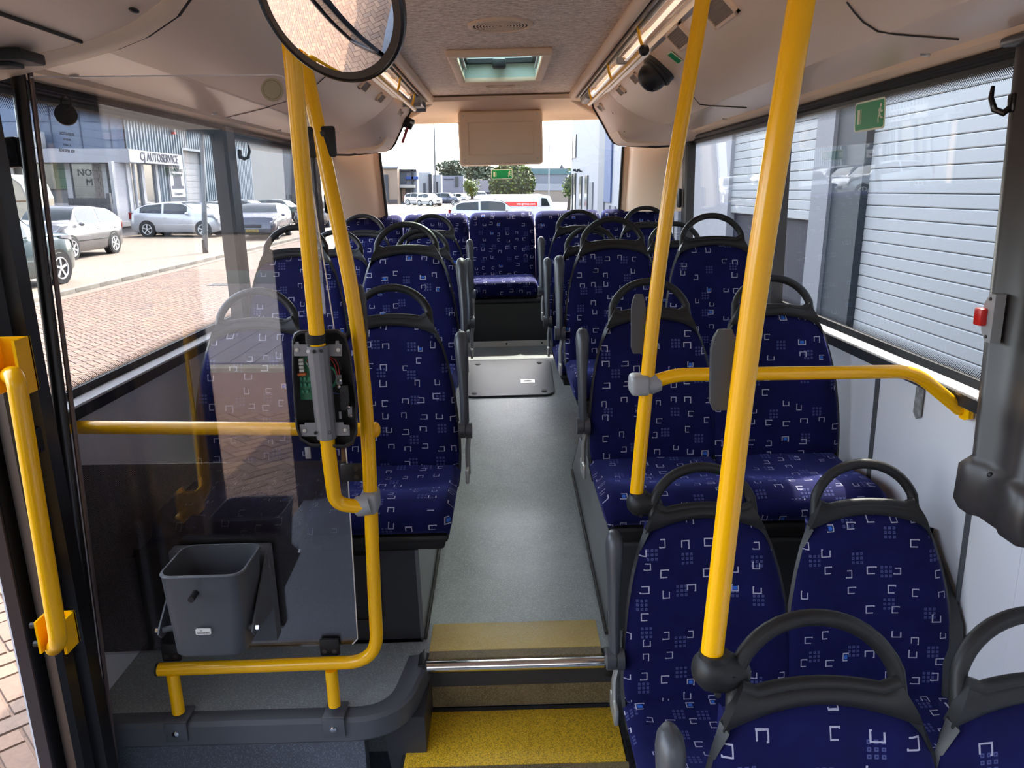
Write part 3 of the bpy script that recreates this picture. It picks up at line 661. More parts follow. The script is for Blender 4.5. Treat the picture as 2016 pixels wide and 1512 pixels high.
# ================================================================== SIDE WALLS, WINDOWS, PILLARS
SILL = zz(-.52); HEAD = zz(.262)
for s in (-1, 1):
    side = 'left' if s < 0 else 'right'
    y0 = 1.72 if s < 0 else -.9
    m = MB()
    if s < 0: m.prism([(s * 1.185, LOWZ), (s * 1.19, zz(-.55)), (s * 1.275, zz(-.55)), (s * 1.275, -.62), (s * 1.185, -.62)], 'y', y0, 5.8)
    else:
        m.prism([(s * 1.185, LOWZ), (s * 1.19, zz(-.55)), (s * 1.275, zz(-.55)), (s * 1.275, -.62), (s * 1.185, -.62)], 'y', 1.62, 5.8)
        m.prism([(s * 1.185, LOWZ), (s * 1.19, zz(-.79)), (s * 1.275, zz(-.79)), (s * 1.275, -.62), (s * 1.185, -.62)], 'y', -.9, 1.62)
    struct(m.build('wall_' + side, M_['wallpanel']), f'pale grey laminate {side} wall below the windows')
    wall = bpy.data.objects['wall_' + side]
    for y in (2.36, 1.82) if s > 0 else (2.75, 3.9):
        m = MB(); m.box(s * 1.177, s * 1.190, y - .004, y + .004, LOWZ, zz(-.565)); ob = m.build('joint_strip', M_['grey'], None); ob.parent = wall
    # sill: bright aluminium top and black face
    ys, ye = (1.84, 5.25) if s < 0 else (1.70, 5.25)
    tr1 = MB().prism([(s * 1.195, zz(-.514)), (s * 1.150, zz(-.526)), (s * 1.146, zz(-.531)), (s * 1.2, zz(-.534))], 'y', ys, ye).build('trim_6', M_['alu']); struct(tr1, f'bright aluminium sill under the {side} windows')
    m = MB(); m.prism([(s * 1.147, zz(-.529)), (s * 1.150, zz(-.565)), (s * 1.2, zz(-.572)), (s * 1.2, zz(-.53))], 'y', ys, ye); struct(m.build('trim_7', M_['black'] if s < 0 else M_['ped']), f'black strip under the {side} sill')
    m = MB(); m.prism([(s * 1.186, zz(-.497)), (s * 1.180, zz(-.516)), (s * 1.2, zz(-.516)), (s * 1.2, zz(-.497))], 'y', ys - (.08 if s > 0 else 0), ye); struct(m.build('trim_8', M_['black']), f'black rubber seal at the foot of the {side} windows')
    # head: black profile above the glass
    m = MB(); m.prism([(s * 1.172, zz(.262)), (s * 1.150, zz(.266)), (s * 1.140, zz(.283)), (s * 1.145, zz(.292)), (s * 1.2, zz(.30)), (s * 1.25, zz(.33)), (s * 1.26, zz(.262))], 'y', (1.50 if s < 0 else -.9), 5.4)
    m.tube([(s * 1.141, (1.50 if s < 0 else -.9), zz(.276)), (s * 1.141, 5.3, zz(.276))], .006, 6)
    struct(m.build('trim_9', M_['black']), f'black profile above the {side} windows')
    # panes
    panes = [(1.70, 3.30), (3.40, 4.93), (5.03, 5.45)] if s > 0 else [(1.84, 3.30), (3.40, 4.80), (4.93, 5.45)]
    if s > 0: panes = [(-.85, 1.52)] + panes
    for k, (a, b) in enumerate(panes):
        zb = zz(-.79) if (s > 0 and k == 0) else zz(-.53)
        def xs(z): return s * (1.196 - (z - zz(-.52)) * .03)
        m = MB(); zt = zz(.285)
        vs = [(xs(zb), a - .02, zb), (xs(zt), a - .02, zt), (xs(zt), b + .02, zt), (xs(zb), b + .02, zb)]
        vs += [(x + s * .006, y, z) for x, y, z in vs]
        m.add(vs, [(0, 1, 2, 3), (7, 6, 5, 4), (0, 4, 5, 1), (1, 5, 6, 2), (2, 6, 7, 3), (3, 7, 4, 0)])
        wn = m.build(f'window_{side}_{k+1}', M_['glass'], smooth=False); struct(wn, f'{side} side window pane')
        # printed black border with rounded corners + dotted fringe
        fr = MB(); bw = .018; i0, i1 = a + .012, b - .012; j0, j1 = zz(-.500) if zb > zz(-.6) else zz(-.77), HEAD - .012
        rr2 = rrect(i0, i1, j0, j1, .035, 5); X_ = s * .0015
        outer = [(max(min(y, 9), -9), z) for y, z in rrect(a - .02, b + .02, zb, zt, .001, 5)]
        vs = [Vector((xs(z) - X_, y, z)) for y, z in rr2] + [Vector((xs(z) - X_, y, z)) for y, z in outer]
        n = len(rr2); fr.add(vs, [(q, (q + 1) % n, (q + 1) % n + n, q + n) for q in range(n)])
        bo = fr.build('printed_border', M_['black'], smooth=False); bo.parent = wn
        fr = MB(); N_ = 6
        rows = [(j1 - .034 * q / N_, 1 - q / N_) for q in range(N_ + 1)]
        rows2 = [(j0 + .028 * q / N_, .8 - .8 * q / N_) for q in range(N_ + 1)]
        att = []
        for R_ in (rows, rows2):
            o_ = len(fr.v)
            fr.sheet([[Vector((xs(z) - s * .001, y, z)) for y in (i0, i1)] for z, d in R_]); att += [d for z, d in R_ for y in (0, 1)]
        fo = fr.build('dotted_fringe', M_['frit'], uv=True, smooth=False, fixn=False); fo.parent = wn
        at = fo.data.attributes.new('dot', 'FLOAT', 'POINT')
        for q, d in enumerate(att): at.data[q].value = d
    # pillars between panes
    for k, (a, b, xi) in enumerate([(3.27, 3.43, 1.128), ((4.90, 5.05, 1.13) if s > 0 else (4.77, 4.95, 1.13))]):
        m = MB(); m.prism([(s * 1.19, a), (s * (xi + .012), a), (s * xi, a + .012), (s * xi, a + .05), (s * (xi + .008), a + .06), (s * (xi + .008), b - .03), (s * (xi + .02), b), (s * 1.19, b)], 'z', zz(-.53), zz(.28))
        po = m.build('wall_pillar', M_['pillar']); struct(po, f'dark grey pillar between the {side} windows')
# near right pillar with bulged foot
pp = MB()
def pring(z, xi, a, b, e=0): return [Vector((1.19, a - e, z)), Vector((xi + .02, a - e, z)), Vector((xi, a + .015 - e, z)), Vector((xi, a + .06, z)), Vector((xi + .012, a + .075, z)), Vector((xi + .012, b - .05, z)), Vector((xi - .004, b - .035, z)), Vector((xi - .004, b - .01 + e, z)), Vector((xi + .02, b + .012 + e, z)), Vector((1.19, b + .015 + e, z))]
pp.loft([pring(zz(z), x, 1.52, 1.725 + .045 * max(0, (z + .64) / .94), e) for z, x, e in ((.30, 1.118, 0), (.29, 1.115, 0), (-.64, 1.108, 0), (-.655, 1.10, .008), (-.67, 1.09, .02), (-.76, 1.088, .022), (-.785, 1.10, .015), (-.79, 1.12, .0))])
struct(pp.build('wall_pillar_front', M_['pillar'], ang=50), 'dark grey moulded pillar beside the nearest right window')
m = MB(); m.rbox(1.085, 1.2, 1.50, 1.78, zz(.272), zz(.292), .008); struct(m.build('trim_10', M_['pillar']), 'collar at the head of the near pillar')
m = MB(); m.prism([(1.19, zz(-.755)), (1.13, zz(-.765)), (1.125, zz(-.785)), (1.19, zz(-.80))], 'y', -.9, 1.61); struct(m.build('trim_11', M_['ped']), 'dark sill of the front right window')
MB().sphere(PX(1950, 935, 1.106), .007, 10, 8).build('screw_hole', M_['black']).parent = bpy.data.objects['wall_pillar_front']
# screen mesh blind seen in the front right window
# left door pillar, door leaf
dp = MB(); dp.prism([(-1.275, 1.78), (-1.275, 1.772), (-1.195, 1.68), (-1.145, 1.553), (-1.115, 1.56), (-1.095, 1.60), (-1.095, 1.64), (-1.055, 1.66), (-1.052, 1.70), (-1.10, 1.74), (-1.19, 1.78)], 'z', LOWZ - .1, zz(.30))
dpo = dp.build('wall_door_pillar', M_['door_black']); struct(dpo, 'black door pillar')
m = MB(); m.prism([(-1.142, 1.546), (-1.118, 1.552), (-1.118, 1.558), (-1.142, 1.556)], 'z', LOWZ, zz(.28)); o = m.build('edge_profile', M_['mauve'], None); o.parent = dpo
m = MB(); m.prism([(-1.06, 1.47), (-.985, 1.47), (-.975, 1.485), (-.975, 1.515), (-1.06, 1.515)], 'z', LOWZ + .03, zz(.16))
dl = thing('door_leaf', 'black inward folded door leaf carrying the yellow handle', 'door', (-1.06, 1.5, LOWZ))
m = MB(); m.prism([(-1.092, 1.565), (-1.06, 1.552), (-1.048, 1.562), (-1.048, 1.60), (-1.085, 1.63)], 'z', LOWZ + .03, zz(.30)); m.build('stile', M_['door_black'], dl)
MB().rbox(-1.10, -1.06, 1.60, 1.66, zz(-.55), zz(-.49), .006).build('hinge', M_['plastic'], dl); MB().rbox(-1.10, -1.06, 1.60, 1.66, zz(.02), zz(.10), .006).build('hinge', M_['plastic'], dl)
m = MB(); m.rbox(-1.18, -.965, 1.66, 1.75, zz(.280), zz(.303), .005); m.rbox(-1.15, -1.0, 1.68, 1.73, zz(.272), zz(.285), .004); m.build('head_rail', M_['black'], dl)
# yellow door handle with two channel brackets
dl2 = thing('door_leaf', 'black folded-out door leaf seen only in the round mirror', 'door', (-1.4, .82, LOWZ))
MB().rbox(-1.74, -1.15, .79, .87, LOWZ, LOWZ + .25, .01).build('bottom_rail', M_['door_black'], dl2); MB().rbox(-1.74, -1.15, .79, .87, 1.45, 1.60, .01).build('top_rail', M_['door_black'], dl2)
for x0 in (-1.74, -1.23): MB().rbox(x0, x0 + .08, .79, .87, LOWZ, 1.60, .01).build('stile', M_['door_black'], dl2)
MB().box(-1.67, -1.22, .825, .835, LOWZ + .2, 1.5).build('pane', glass_mat('dark_door_glass', (.05, .05, .05), 1.0), dl2)
MB().box(-1.745, -1.14, .846, .856, LOWZ, 1.61).build('edge_profile', M_['mauve'], dl2) if False else MB().box(-1.745, -1.145, .871, .885, 1.585, 1.61).build('edge_profile', M_['mauve'], dl2)
dh = thing('grab_bar', 'vertical yellow grab handle on the black door post at the left edge', 'handle', (-.97, 1.45, .5))
yt, yb_ = PY(25, 735, 1.44), PY(112, 1250, 1.44)
hp = smooth_path([PY(10, 742, 1.52), PY(30, 736, 1.43), PY(116, 1262, 1.43), PY(106, 1275, 1.50)], .035, 8)
MB().tube(hp, .0175, 16).build('grip', M_['yellow'], dh)
for (px, py, h) in ((22, 722, .11), (112, 1248, .075)):
    c = PY(px, py, 1.47); m = MB()
    m.box(c.x - .035, c.x - .030, 1.455, 1.50, c.z - h / 2, c.z + h / 2); m.box(c.x + .022, c.x + .028, 1.45, 1.50, c.z - h / 2, c.z + h / 2); m.box(c.x - .035, c.x + .028, 1.495, 1.501, c.z - h / 2, c.z + h / 2)
    m.build('bracket', M_['yellow'], dh, 'folded yellow bracket')
    for z in (-.3, .3): MB().disc((c.x - .045, 1.47, c.z + z * h), .007, (1, 0, 0), .014, 10).build('screw', M_['black'], dh)
# things on the walls: stop button, hooks, exit sticker, sticker residue
sb = thing('stop_button', 'red stop button in a grey holder on the near right pillar', 'button', PX(1955, 625, 1.11)); c = PX(1957, 625, 1.103)
m = MB(); m.prism([(c.y - .02, c.z + .055), (c.y + .0, c.z + .055), (c.y + .018, c.z + .03), (c.y + .018, c.z - .03), (c.y, c.z - .055), (c.y - .02, c.z - .055)], 'x', 1.088, 1.112); m.build('holder', M_['clamp'], sb)
MB().rbox(1.072, 1.09, c.y + .0, c.y + .028, c.z - .020, c.z + .020, .004).build('button', M_['red'], sb, 'red push button')
for z in (-.043, .043): MB().disc((1.0875, c.y - .004, c.z + z), .004, (1, 0, 0), .003, 10).build('screw', M_['seam'], sb)
def hook(px, py, X, lab, s=1):
    c = PX(px, py, X); h = thing('coat_hook', lab, 'hook', c, 'black coat hooks on the pillars'); k = -1 if X > 0 else 1
    MB().rbox(c.x - .006, c.x + .006, c.y - .012, c.y + .012, c.z - .028, c.z + .012, .005).build('plate', M_['blackgloss'], h)
    MB().tube([c + Vector((0, 0, -.015)), c + Vector((k * .015, .003, -.028)), c + Vector((k * .030, .012, -.020)), c + Vector((k * .036, .02, .005)), c + Vector((k * .032, .024, .03))], [.007, .008, .007, .006, .004], 10).build('prong', M_['blackgloss'], h)
hook(1994, 195, 1.11, 'glossy black coat hook high on the nearest right pillar')
hook(1512, 530, 1.127, 'black coat hook on the second right pillar at seat height')
hook(1340, 310, 1.13, 'small black coat hook on the rear right pillar')
hook(472, 300, -1.128, 'black coat hook on the left pillar behind the glass screen')
sbl = thing('stop_button', 'dark stop button with red edge on the rear left pillar', 'button', PX(640, 400, -1.12)); c = PX(641, 401, -1.12)
MB().rbox(c.x - .004, c.x + .02, c.y - .03, c.y + .03, c.z - .06, c.z + .06, .012).build('holder', M_['plastic'], sbl); MB().rbox(c.x + .015, c.x + .03, c.y - .012, c.y + .012, c.z - .02, c.z + .02, .004).build('button', M_['red'], sbl, 'red push button')
sbr = thing('stop_button', 'dark stop button holder on the rear right pillar', 'button', PX(1340, 390, 1.12)); c = PX(1340, 390, 1.12)
MB().rbox(c.x - .02, c.x + .004, c.y - .03, c.y + .03, c.z - .06, c.z + .06, .012).build('holder', M_['plastic'], sbr)
P = PX(1712, 227, 1.17); exit_sticker(P, (0.02, -1, 0), (-.03, 0, 1), 0.098, .046, 'square green exit sticker on the nearest right window')
P = PX(595, 290, -1.168); 
c = PX(1806, 785, 1.178); m = MB(); m.prism([(c.y + a, c.z + b) for a, b in ((-.02, .03), (0, .04), (.018, .032), (.022, -.045), (.004, -.062), (-.018, -.05))], 'x', 1.1815, 1.185)
tag(m.build('sticker_residue', mat('grey_glue_residue', (.20, .20, .20), .7, var=.5, vscale=60)), 'grey torn sticker residue on the right wall beneath the yellow rail', 'sticker')
# black round pad hanging on the left window
c = PX(130, 226, -1.10); pk = thing('round_pad', 'black round pad with a loop hanging in front of the left window', 'pad', c)
MB().disc(c, .026, (.5, -1, .1), .012, 28).build('disc', M_['black'], pk)
MB().tube([c + Vector((.006 + .012 * cos(a), -.002, .028 + .016 * sin(a))) for a in [2 * pi * q / 16 for q in range(16)]], .0028, 8, closed=True).build('loop', M_['black'], pk)
# maker's print on the left window
gm = thing('glass_print', 'small mirrored black print on the nearest left window', 'print', PX(130, 275, -1.18))
for k, (t_, sz) in enumerate((('PILKINGTON', .012), ('43R-001583', .008), ('E4  SAFETY', .008), ('VDL BERKHOF', .012))):
    P = PX(132, 264 + k * 11, -1.176); text_obj('lettering', t_, sz, frame_M(P, (0, -1, 0), (-.0, 0, 1)), M_['black'], gm, .0003)
# outer skirts so the coach body throws its shadow
for s in (-1, 1): struct(MB().box(s * 1.25, s * 1.275, 1.79 if s < 0 else -1.1, 6.0, -.75, zz(-.56)).build('wall_outer_skin', M_['white']), 'outer body side')
struct(MB().box(-1.26, 1.26, 5.9, 6.0, -.6, zz(-.45)).build('wall_outer_rear', M_['white']), 'outer rear panel')

# front end of the coach behind the camera: dashboard, screen pillars, head panel and windscreen
struct(MB().box(-1.19, 1.19, -1.52, -1.36, LOWZ, .42).build('wall_front', M_['ped']), 'dark dashboard wall at the front')
struct(MB().box(-1.19, 1.19, -1.55, -1.1, zz(.30), zz(.62)).build('wall_front_head', M_['pod']), 'beige head panel above the windscreen')
for s in (-1, 1): struct(MB().prism([(s * 1.19, -1.5), (s * 1.08, -1.46), (s * 1.10, -1.36), (s * 1.19, -1.30)], 'z', .42, zz(.30)).build('wall_front_pillar', M_['pillar']), 'windscreen pillar')
struct(MB().prism([(-1.27, -.72), (-1.14, -.72), (-1.10, -.66), (-1.10, -.58), (-1.16, -.54), (-1.27, -.54)], 'z', LOWZ - .1, zz(.30)).build('wall_door_pillar_front', M_['door_black']), 'front post of the door opening')
struct(MB().box(-1.08, 1.08, -1.50, -1.495, .42, zz(.30)).build('window_front', M_['glass']), 'windscreen')
struct(MB().box(-1.27, -1.185, -1.5, -.72, -.62, .35).build('wall_left_front', M_['ped']), 'low side wall before the door')
struct(MB().box(-1.19, 1.19, -1.52, -1.1, -.5, LOWZ).build('floor', M_['floor_low']), 'cab floor')
# ================================================================== SEATS
APX = 1.06; CUSH = .46          # local heights: handle top, cushion top; local origin at the feet, +y to the rear
def hwid(z):                     # half width of the backrest at local height z
    pts = [(.36, .208), (.42, .219), (.50, .224), (.60, .219), (.70, .208), (.78, .193), (.86, .170), (.92, .145), (1.0, .10)]
    for (a, x), (b, y) in zip(pts[:-1], pts[1:]):
        if z <= b: t = (z - a) / (b - a); return x + (y - x) * max(0, t)
    return pts[-1][1]
def yback(z):                    # front face of the backrest
    t = (z - .44) / .62; return -.135 + .135 * t - .02 * sin(pi * min(1, max(0, t)))
def ztop(s): return APX - .122 - .030 * s * s
SPTS = [-1, -.985, -.94, -.85, -.7, -.5, -.25, 0, .25, .5, .7, .85, .94, .985, 1]
def panel(z0f, z1f, dy0, edge, rows=16, inset=0, curve=.018):
    g = []
    for i in range(rows + 1):
        t = i / rows; row = []
        for s in SPTS:
            za, zb = z0f(s), z1f(s); z = za + (zb - za) * t
            hx = hwid(z) - inset
            e = edge * (1 - (1 - abs(s) ** 8) ** .5) + edge * (max(0, (t - .9) / .1) ** 3) + edge * (max(0, (.06 - t) / .06) ** 2)
            row.append(Vector((s * hx, yback(z) + dy0 + e - curve * s * s, z)))
        g.append(row)
    return g
def make_seat(local_parent):
    t = local_parent
    # fabric backrest (front panel with closed rear)
    m = MB(); f = panel(lambda s: .405 + .02 * s * s, ztop, 0, .030); b = panel(lambda s: .405 + .02 * s * s, ztop, .034, -.004, inset=.001)
    n, k = len(f), len(f[0]); vs = [v for r in f for v in r] + [v for r in b for v in r]; o = n * k
    fs = [(i * k + j, i * k + j + 1, (i + 1) * k + j + 1, (i + 1) * k + j) for i in range(n - 1) for j in range(k - 1)]
    fs += [tuple(x + o for x in q[::-1]) for q in fs]
    rim = list(range(k)) + [i * k + k - 1 for i in range(1, n)] + [(n - 1) * k + j for j in range(k - 2, -1, -1)] + [i * k for i in range(n - 2, 0, -1)]
    fs += [(rim[(q + 1) % len(rim)], rim[q], rim[q] + o, rim[(q + 1) % len(rim)] + o) for q in range(len(rim))]
    m.add(vs, fs); bo = m.build('backrest', M_['fabric'], t, uv='xz', ang=60)
    # plastic shell behind it
    m = MB(); f = panel(lambda s: .37, lambda s: ztop(s) - .006, .026, 0, rows=10, inset=-.005); b = panel(lambda s: .38, lambda s: ztop(s) - .01, .062, -.02, rows=10, inset=.004, curve=.04)
    n, k = len(f), len(f[0]); vs = [v for r in f for v in r] + [v for r in b for v in r]; o = n * k
    fs = [(i * k + j, i * k + j + 1, (i + 1) * k + j + 1, (i + 1) * k + j) for i in range(n - 1) for j in range(k - 1)]
    fs += [tuple(x + o for x in q[::-1]) for q in fs]
    rim = list(range(k)) + [i * k + k - 1 for i in range(1, n)] + [(n - 1) * k + j for j in range(k - 2, -1, -1)] + [i * k for i in range(n - 2, 0, -1)]
    fs += [(rim[(q + 1) % len(rim)], rim[q], rim[q] + o, rim[(q + 1) % len(rim)] + o) for q in range(len(rim))]
    m.add(vs, fs); m.build('shell', M_['shell'], t, ang=60)
    # handle: arch and the bar over the fabric
    m = MB(); A = []
    for i in range(25):
        a = pi * i / 24; z = APX - .013 - .150 * (1 - max(0, sin(a)) ** .82); x = .139 * cos(a)
        if abs(cos(a)) > .93: z = APX - .163 - (abs(cos(a)) - .93) * .3
        A.append(Vector((x, yback(min(z, APX)) + .018, z)))
    A = [Vector((.158, yback(.86) + .012, .862))] + A + [Vector((-.158, yback(.86) + .012, .862))]
    m.tube(A, [.012] + [.0165 if i in (0, 24) else .0135 for i in range(25)] + [.012], 12)
    rows = []
    for i in range(7):
        u = i / 6; row = []
        for s in [-1 + 2 * q / 16 for q in range(17)]:
            zl = ztop(s) - .014; zu = APX - .110 - .014 * s * s + (.018 * max(0, abs(s) - .75) / .25); z = zl + (zu - zl) * u
            hx = min(hwid(z) + .001, .158)
            row.append(Vector((s * hx, yback(z) + .004 - .006 * sin(pi * u) - .012 * s * s, z)))
        rows.append(row)
    m.sheet(rows, (0, .026, 0)); m.tube([r + Vector((0, .012, 0)) for r in rows[-1]], .0125, 10)
    m.build('handle', M_['plastic'], t, ang=60)
    # cushion
    m = MB(); NX, NY = 14, 14; top = []; bot = []
    for i in range(NY + 1):
        v = i / NY; y = -.135 - .425 * v + .02; rt, rb = [], []
        for j in range(NX + 1):
            u = -1 + 2 * j / NX; us = math.copysign(abs(u) ** .75, u)
            wdt = .222 - .012 * max(0, (v - .8) / .2) ** 2
            z = CUSH - .006 - .018 * (1 - u * u) * sin(pi * min(1, v * 1.35)) + .012 * sin(pi * max(0, min(1, (v - .45) / .55))) - .050 * max(0, (v - .82) / .18) ** 2.2 - .026 * max(0, (abs(us) - .84) / .16) ** 2
            rt.append(Vector((us * wdt, y, z))); rb.append(Vector((us * (wdt - .012), y + .012 * v, CUSH - .092 + .012 * max(0, (v - .85) / .15))))
        top.append(rt); bot.append(rb)
    k = NX + 1; o = k * (NY + 1); vs = [v for r in top for v in r] + [v for r in bot for v in r]
    fs = [(i * k + j, i * k + j + 1, (i + 1) * k + j + 1, (i + 1) * k + j) for i in range(NY) for j in range(NX)]; fs += [tuple(x + o for x in q[::-1]) for q in fs]
    rim = list(range(k)) + [i * k + k - 1 for i in range(1, NY + 1)] + [NY * k + j for j in range(k - 2, -1, -1)] + [i * k for i in range(NY - 1, 0, -1)]
    fs += [(rim[(q + 1) % len(rim)], rim[q], rim[q] + o, rim[(q + 1) % len(rim)] + o) for q in range(len(rim))]
    m.add(vs, fs); m.build('cushion', M_['fabric'], t, uv=True, ang=70)
    m = MB(); m.rbox(-.205, .205, -.53, -.09, .345, .372, .012); m.rbox(-.19, .19, -.50, -.12, .31, .35, .01); m.build('seat_pan', M_['plastic'], t)
def make_arm(t, s):               # folded-up armrest; s = side (-1 towards -x)
    x = s * .243; y = -.115
    m = MB(); R_ = []
    for z, w_, d, dx in ((.575, .012, .020, .0), (.60, .015, .024, 0), (.68, .015, .026, 0), (.76, .018, .030, .002), (.82, .022, .034, .004), (.865, .024, .034, .005), (.885, .021, .030, .005), (.897, .013, .020, .005), (.901, .002, .004, .005)):
        R_.append([Vector((x + s * -dx + w_ * cos(a) * (1 if abs(cos(a)) < .7 else 1), y + (z - .575) * .20 + d * sin(a), z)) for a in [2 * pi * q / 16 for q in range(16)]])
    m.loft(R_); a_ = m.build('armrest', M_['arm'], t, 'grey folded-up armrest')
    m = MB(); m.cyl((x - .022, y, .568), (x + .001, y, .568), .030, 20); m.cyl((x + .004, y, .566), (x + .024, y, .566), .029, 20); m.cyl((x - .02, y, .568), (x + .02, y, .568), .024, 16); m.build('hinge', M_['arm'], a_)
    m = MB(); m.tube([Vector((x + .012, y + .01, .55)), Vector((x + .004, y + .02, .49)), Vector((x + .004, y + .02, .40))], .009, 8, sq=(1, 1.6)); m.rbox(x - .004, x + .008, y - .03, y + .06, .38, .43, .003); m.build('bracket', M_['steel'], a_)
proto = thing('bus_seat', 'x', 'seat', (0, 0, 0), None, local=True); make_seat(proto)
protoL = copy_tree(proto); make_arm(protoL, -1)      # armrest towards -x  (right-hand rows)
protoR = copy_tree(proto); make_arm(protoR, 1)       # armrest towards +x  (left-hand rows)
def leg(seat, z, kind, x0, x1):
    pass
SEATS = [  # (px, py of the handle top, depth, kind, floor under it, label)
 ('R1i', 1608, 1210, 1.07, 'L', LOWZ, 'nearest blue aisle seat on the right, carrying the near yellow pole on its handle'),
 ('R1o', 2052, 1203, 1.07, 'N', LOWZ, 'nearest window seat cut off by the right edge, sunlight on its shoulder'),
 ('R2i', 1383, 914, 1.88, 'L', LOWZ, 'blue aisle seat right of the yellow step, the middle pole standing on its handle'),
 ('R2o', 1703, 907, 1.88, 'N', LOWZ, 'blue window seat in front of the horizontal yellow rail, second row on the right'),
 ('R3i', 1278, 548, 2.65, 'L', 0, 'blue aisle seat directly behind the horizontal yellow rail on the right'),
 ('R3o', 1521, 541, 2.65, 'N', 0, 'window seat behind the horizontal yellow rail with a sunlit patch on its cushion'),
 ('R4i', 1205, 426, 3.42, 'L', None, 'aisle seat in the fourth row on the right, its handle high before the rear bench'),
 ('R4o', 1402, 419, 3.42, 'N', None, 'window seat between the two near yellow poles, fourth row on the right'),
 ('R5i', 1163, 444, 4.14, 'L', None, 'fifth-row right aisle seat almost hidden behind the fourth row'),
 ('R5o', 1328, 436, 4.14, 'N', None, 'fifth-row right window seat, handle just right of the middle pole'),
 ('R6i', 1138, 412, 4.92, 'L', None, 'rearmost aisle seat on the right just before the back bench'),
 ('R6o', 1271, 405, 4.92, 'N', None, 'rearmost window seat on the right, beside the middle yellow pole'),
 ('L1i', 768, 560, 2.62, 'R', 0, 'blue aisle seat right behind the left yellow poles'),
 ('L1o', 503, 567, 2.62, 'N', 0, 'window seat seen through the glass screen on the left, nearest row'),
 ('L2i', 798, 436, 3.40, 'R', None, 'second-row aisle seat on the left with a tall dark handle'),
 ('L2o', 580, 442, 3.40, 'N', None, 'second-row window seat behind the glass screen and yellow poles'),
 ('L3i', 830, 449, 4.10, 'R', None, 'third-row left aisle seat with sunlit handle, mostly hidden'),
 ('L3o', 660, 452, 4.10, 'N', None, 'third-row left window seat between the two left poles'),
 ('L4i', 848, 421, 4.88, 'R', None, 'fourth-row left aisle seat just before the back bench'),
 ('L4o', 712, 421, 4.88, 'N', None, 'fourth-row left window seat right of the left poles'),
]
SP = {}
first = {'L': True, 'R': True, 'N': True}
for key, px, py, Y, kind, fz, lab in SEATS:
    ap = PY(px, py, Y); src = {'L': protoL, 'R': protoR, 'N': proto}[kind]
    o = src if first[kind] else copy_tree(src); first[kind] = False
    o.location = (ap.x, Y, ap.z - APX); o['label'] = lab; o['category'] = 'seat'; o['group'] = 'blue patterned bus seats'; o['_loc'] = list(o.location)
    SP[key] = (o, ap)
for key, px, py, Y, kind, fz, lab in SEATS:
    o, ap = SP[key]; base = ap.z - APX; f0 = fz if fz is not None else floor_z(Y - .25); dz = f0 - base
    if key[0] == 'R' and key[1] == '3' or key[:2] == 'L1':
        continue
    m = MB()
    m.prism([(-.33, .32), (-.20, .32), (-.22, dz + .002), (-.31, dz + .002)], 'x', -.03, .03) if False else m.loft([[Vector((x, y, z)) for x, y in ((-.035, yy - .05), (.035, yy - .05), (.035, yy + .05), (-.035, yy + .05))] for yy, z in ((-.28, .32), (-.22, min(.2, dz + .12)), (-.22, dz + .001))])
    m.rbox(-.07, .07, -.30, -.14, dz + .001, dz + .02, .004)
    m.build('leg', M_['ped'], o)
# pedestals of the first raised rows (boxes with a skirt panel towards the aisle)
for s, key in ((1, 'R3'), (-1, 'L1')):
    side = 'right' if s > 0 else 'left'; Y = 2.62
    pd = thing('seat_pedestal', f'dark box pedestal with a grey side panel under the {side} double seat', 'pedestal', (s * .7, Y - .3, 0))
    xin = .292
    MB().rbox(s * (xin + .022), s * 1.15, Y - .46, Y + .05, .0, .318, .02, 3).build('box', M_['ped'], pd)
    m = MB(); m.prism([(2.16, .002), (3.44, floor_z(3.44) - .02), (3.44, floor_z(3.44) + .012), (3.08, .345), (2.14, .375)], 'x', s * xin, s * (xin + .012)); m.build('side_panel', M_['pedside'], pd, 'light grey panel along the aisle')
    m = MB(); m.tube([(s * (xin - .004), 2.15, .006), (s * (xin - .004), 3.42, floor_z(3.42) + .006)], .006, 8); m.build('skirting', M_['seam'], pd)
    m = MB(); m.tube([(s * (xin + .004), 2.15, .378), (s * (xin + .004), 3.08, .348), (s * (xin + .004), 3.44, floor_z(3.44) + .012)], .006, 8); m.build('top_edge', M_['grey'], pd)
    for k in (0,):
        m = MB(); m.disc((s * .46, Y - .463, .14), .012, (0, 1, 0), .006, 14); m.build('bolt', M_['steel'], pd)
        m = MB(); m.rbox(s * .42, s * .50, Y - .468, Y - .455, .08, .30, .004); m.build('plate', M_['black'], pd)
# black wall bracket beside the second window seat
m = MB(); m.prism([(1.95, zz(-.945)), (1.97, zz(-.95)), (1.80, zz(-1.10)), (1.77, zz(-1.14)), (1.72, zz(-1.36)), (2.05, zz(-1.36)), (2.1, zz(-1.0))], 'x', 1.12, 1.175)
tag(m.build('side_support', M_['shell']), 'black moulded wall support beside the second-row window seat', 'support')
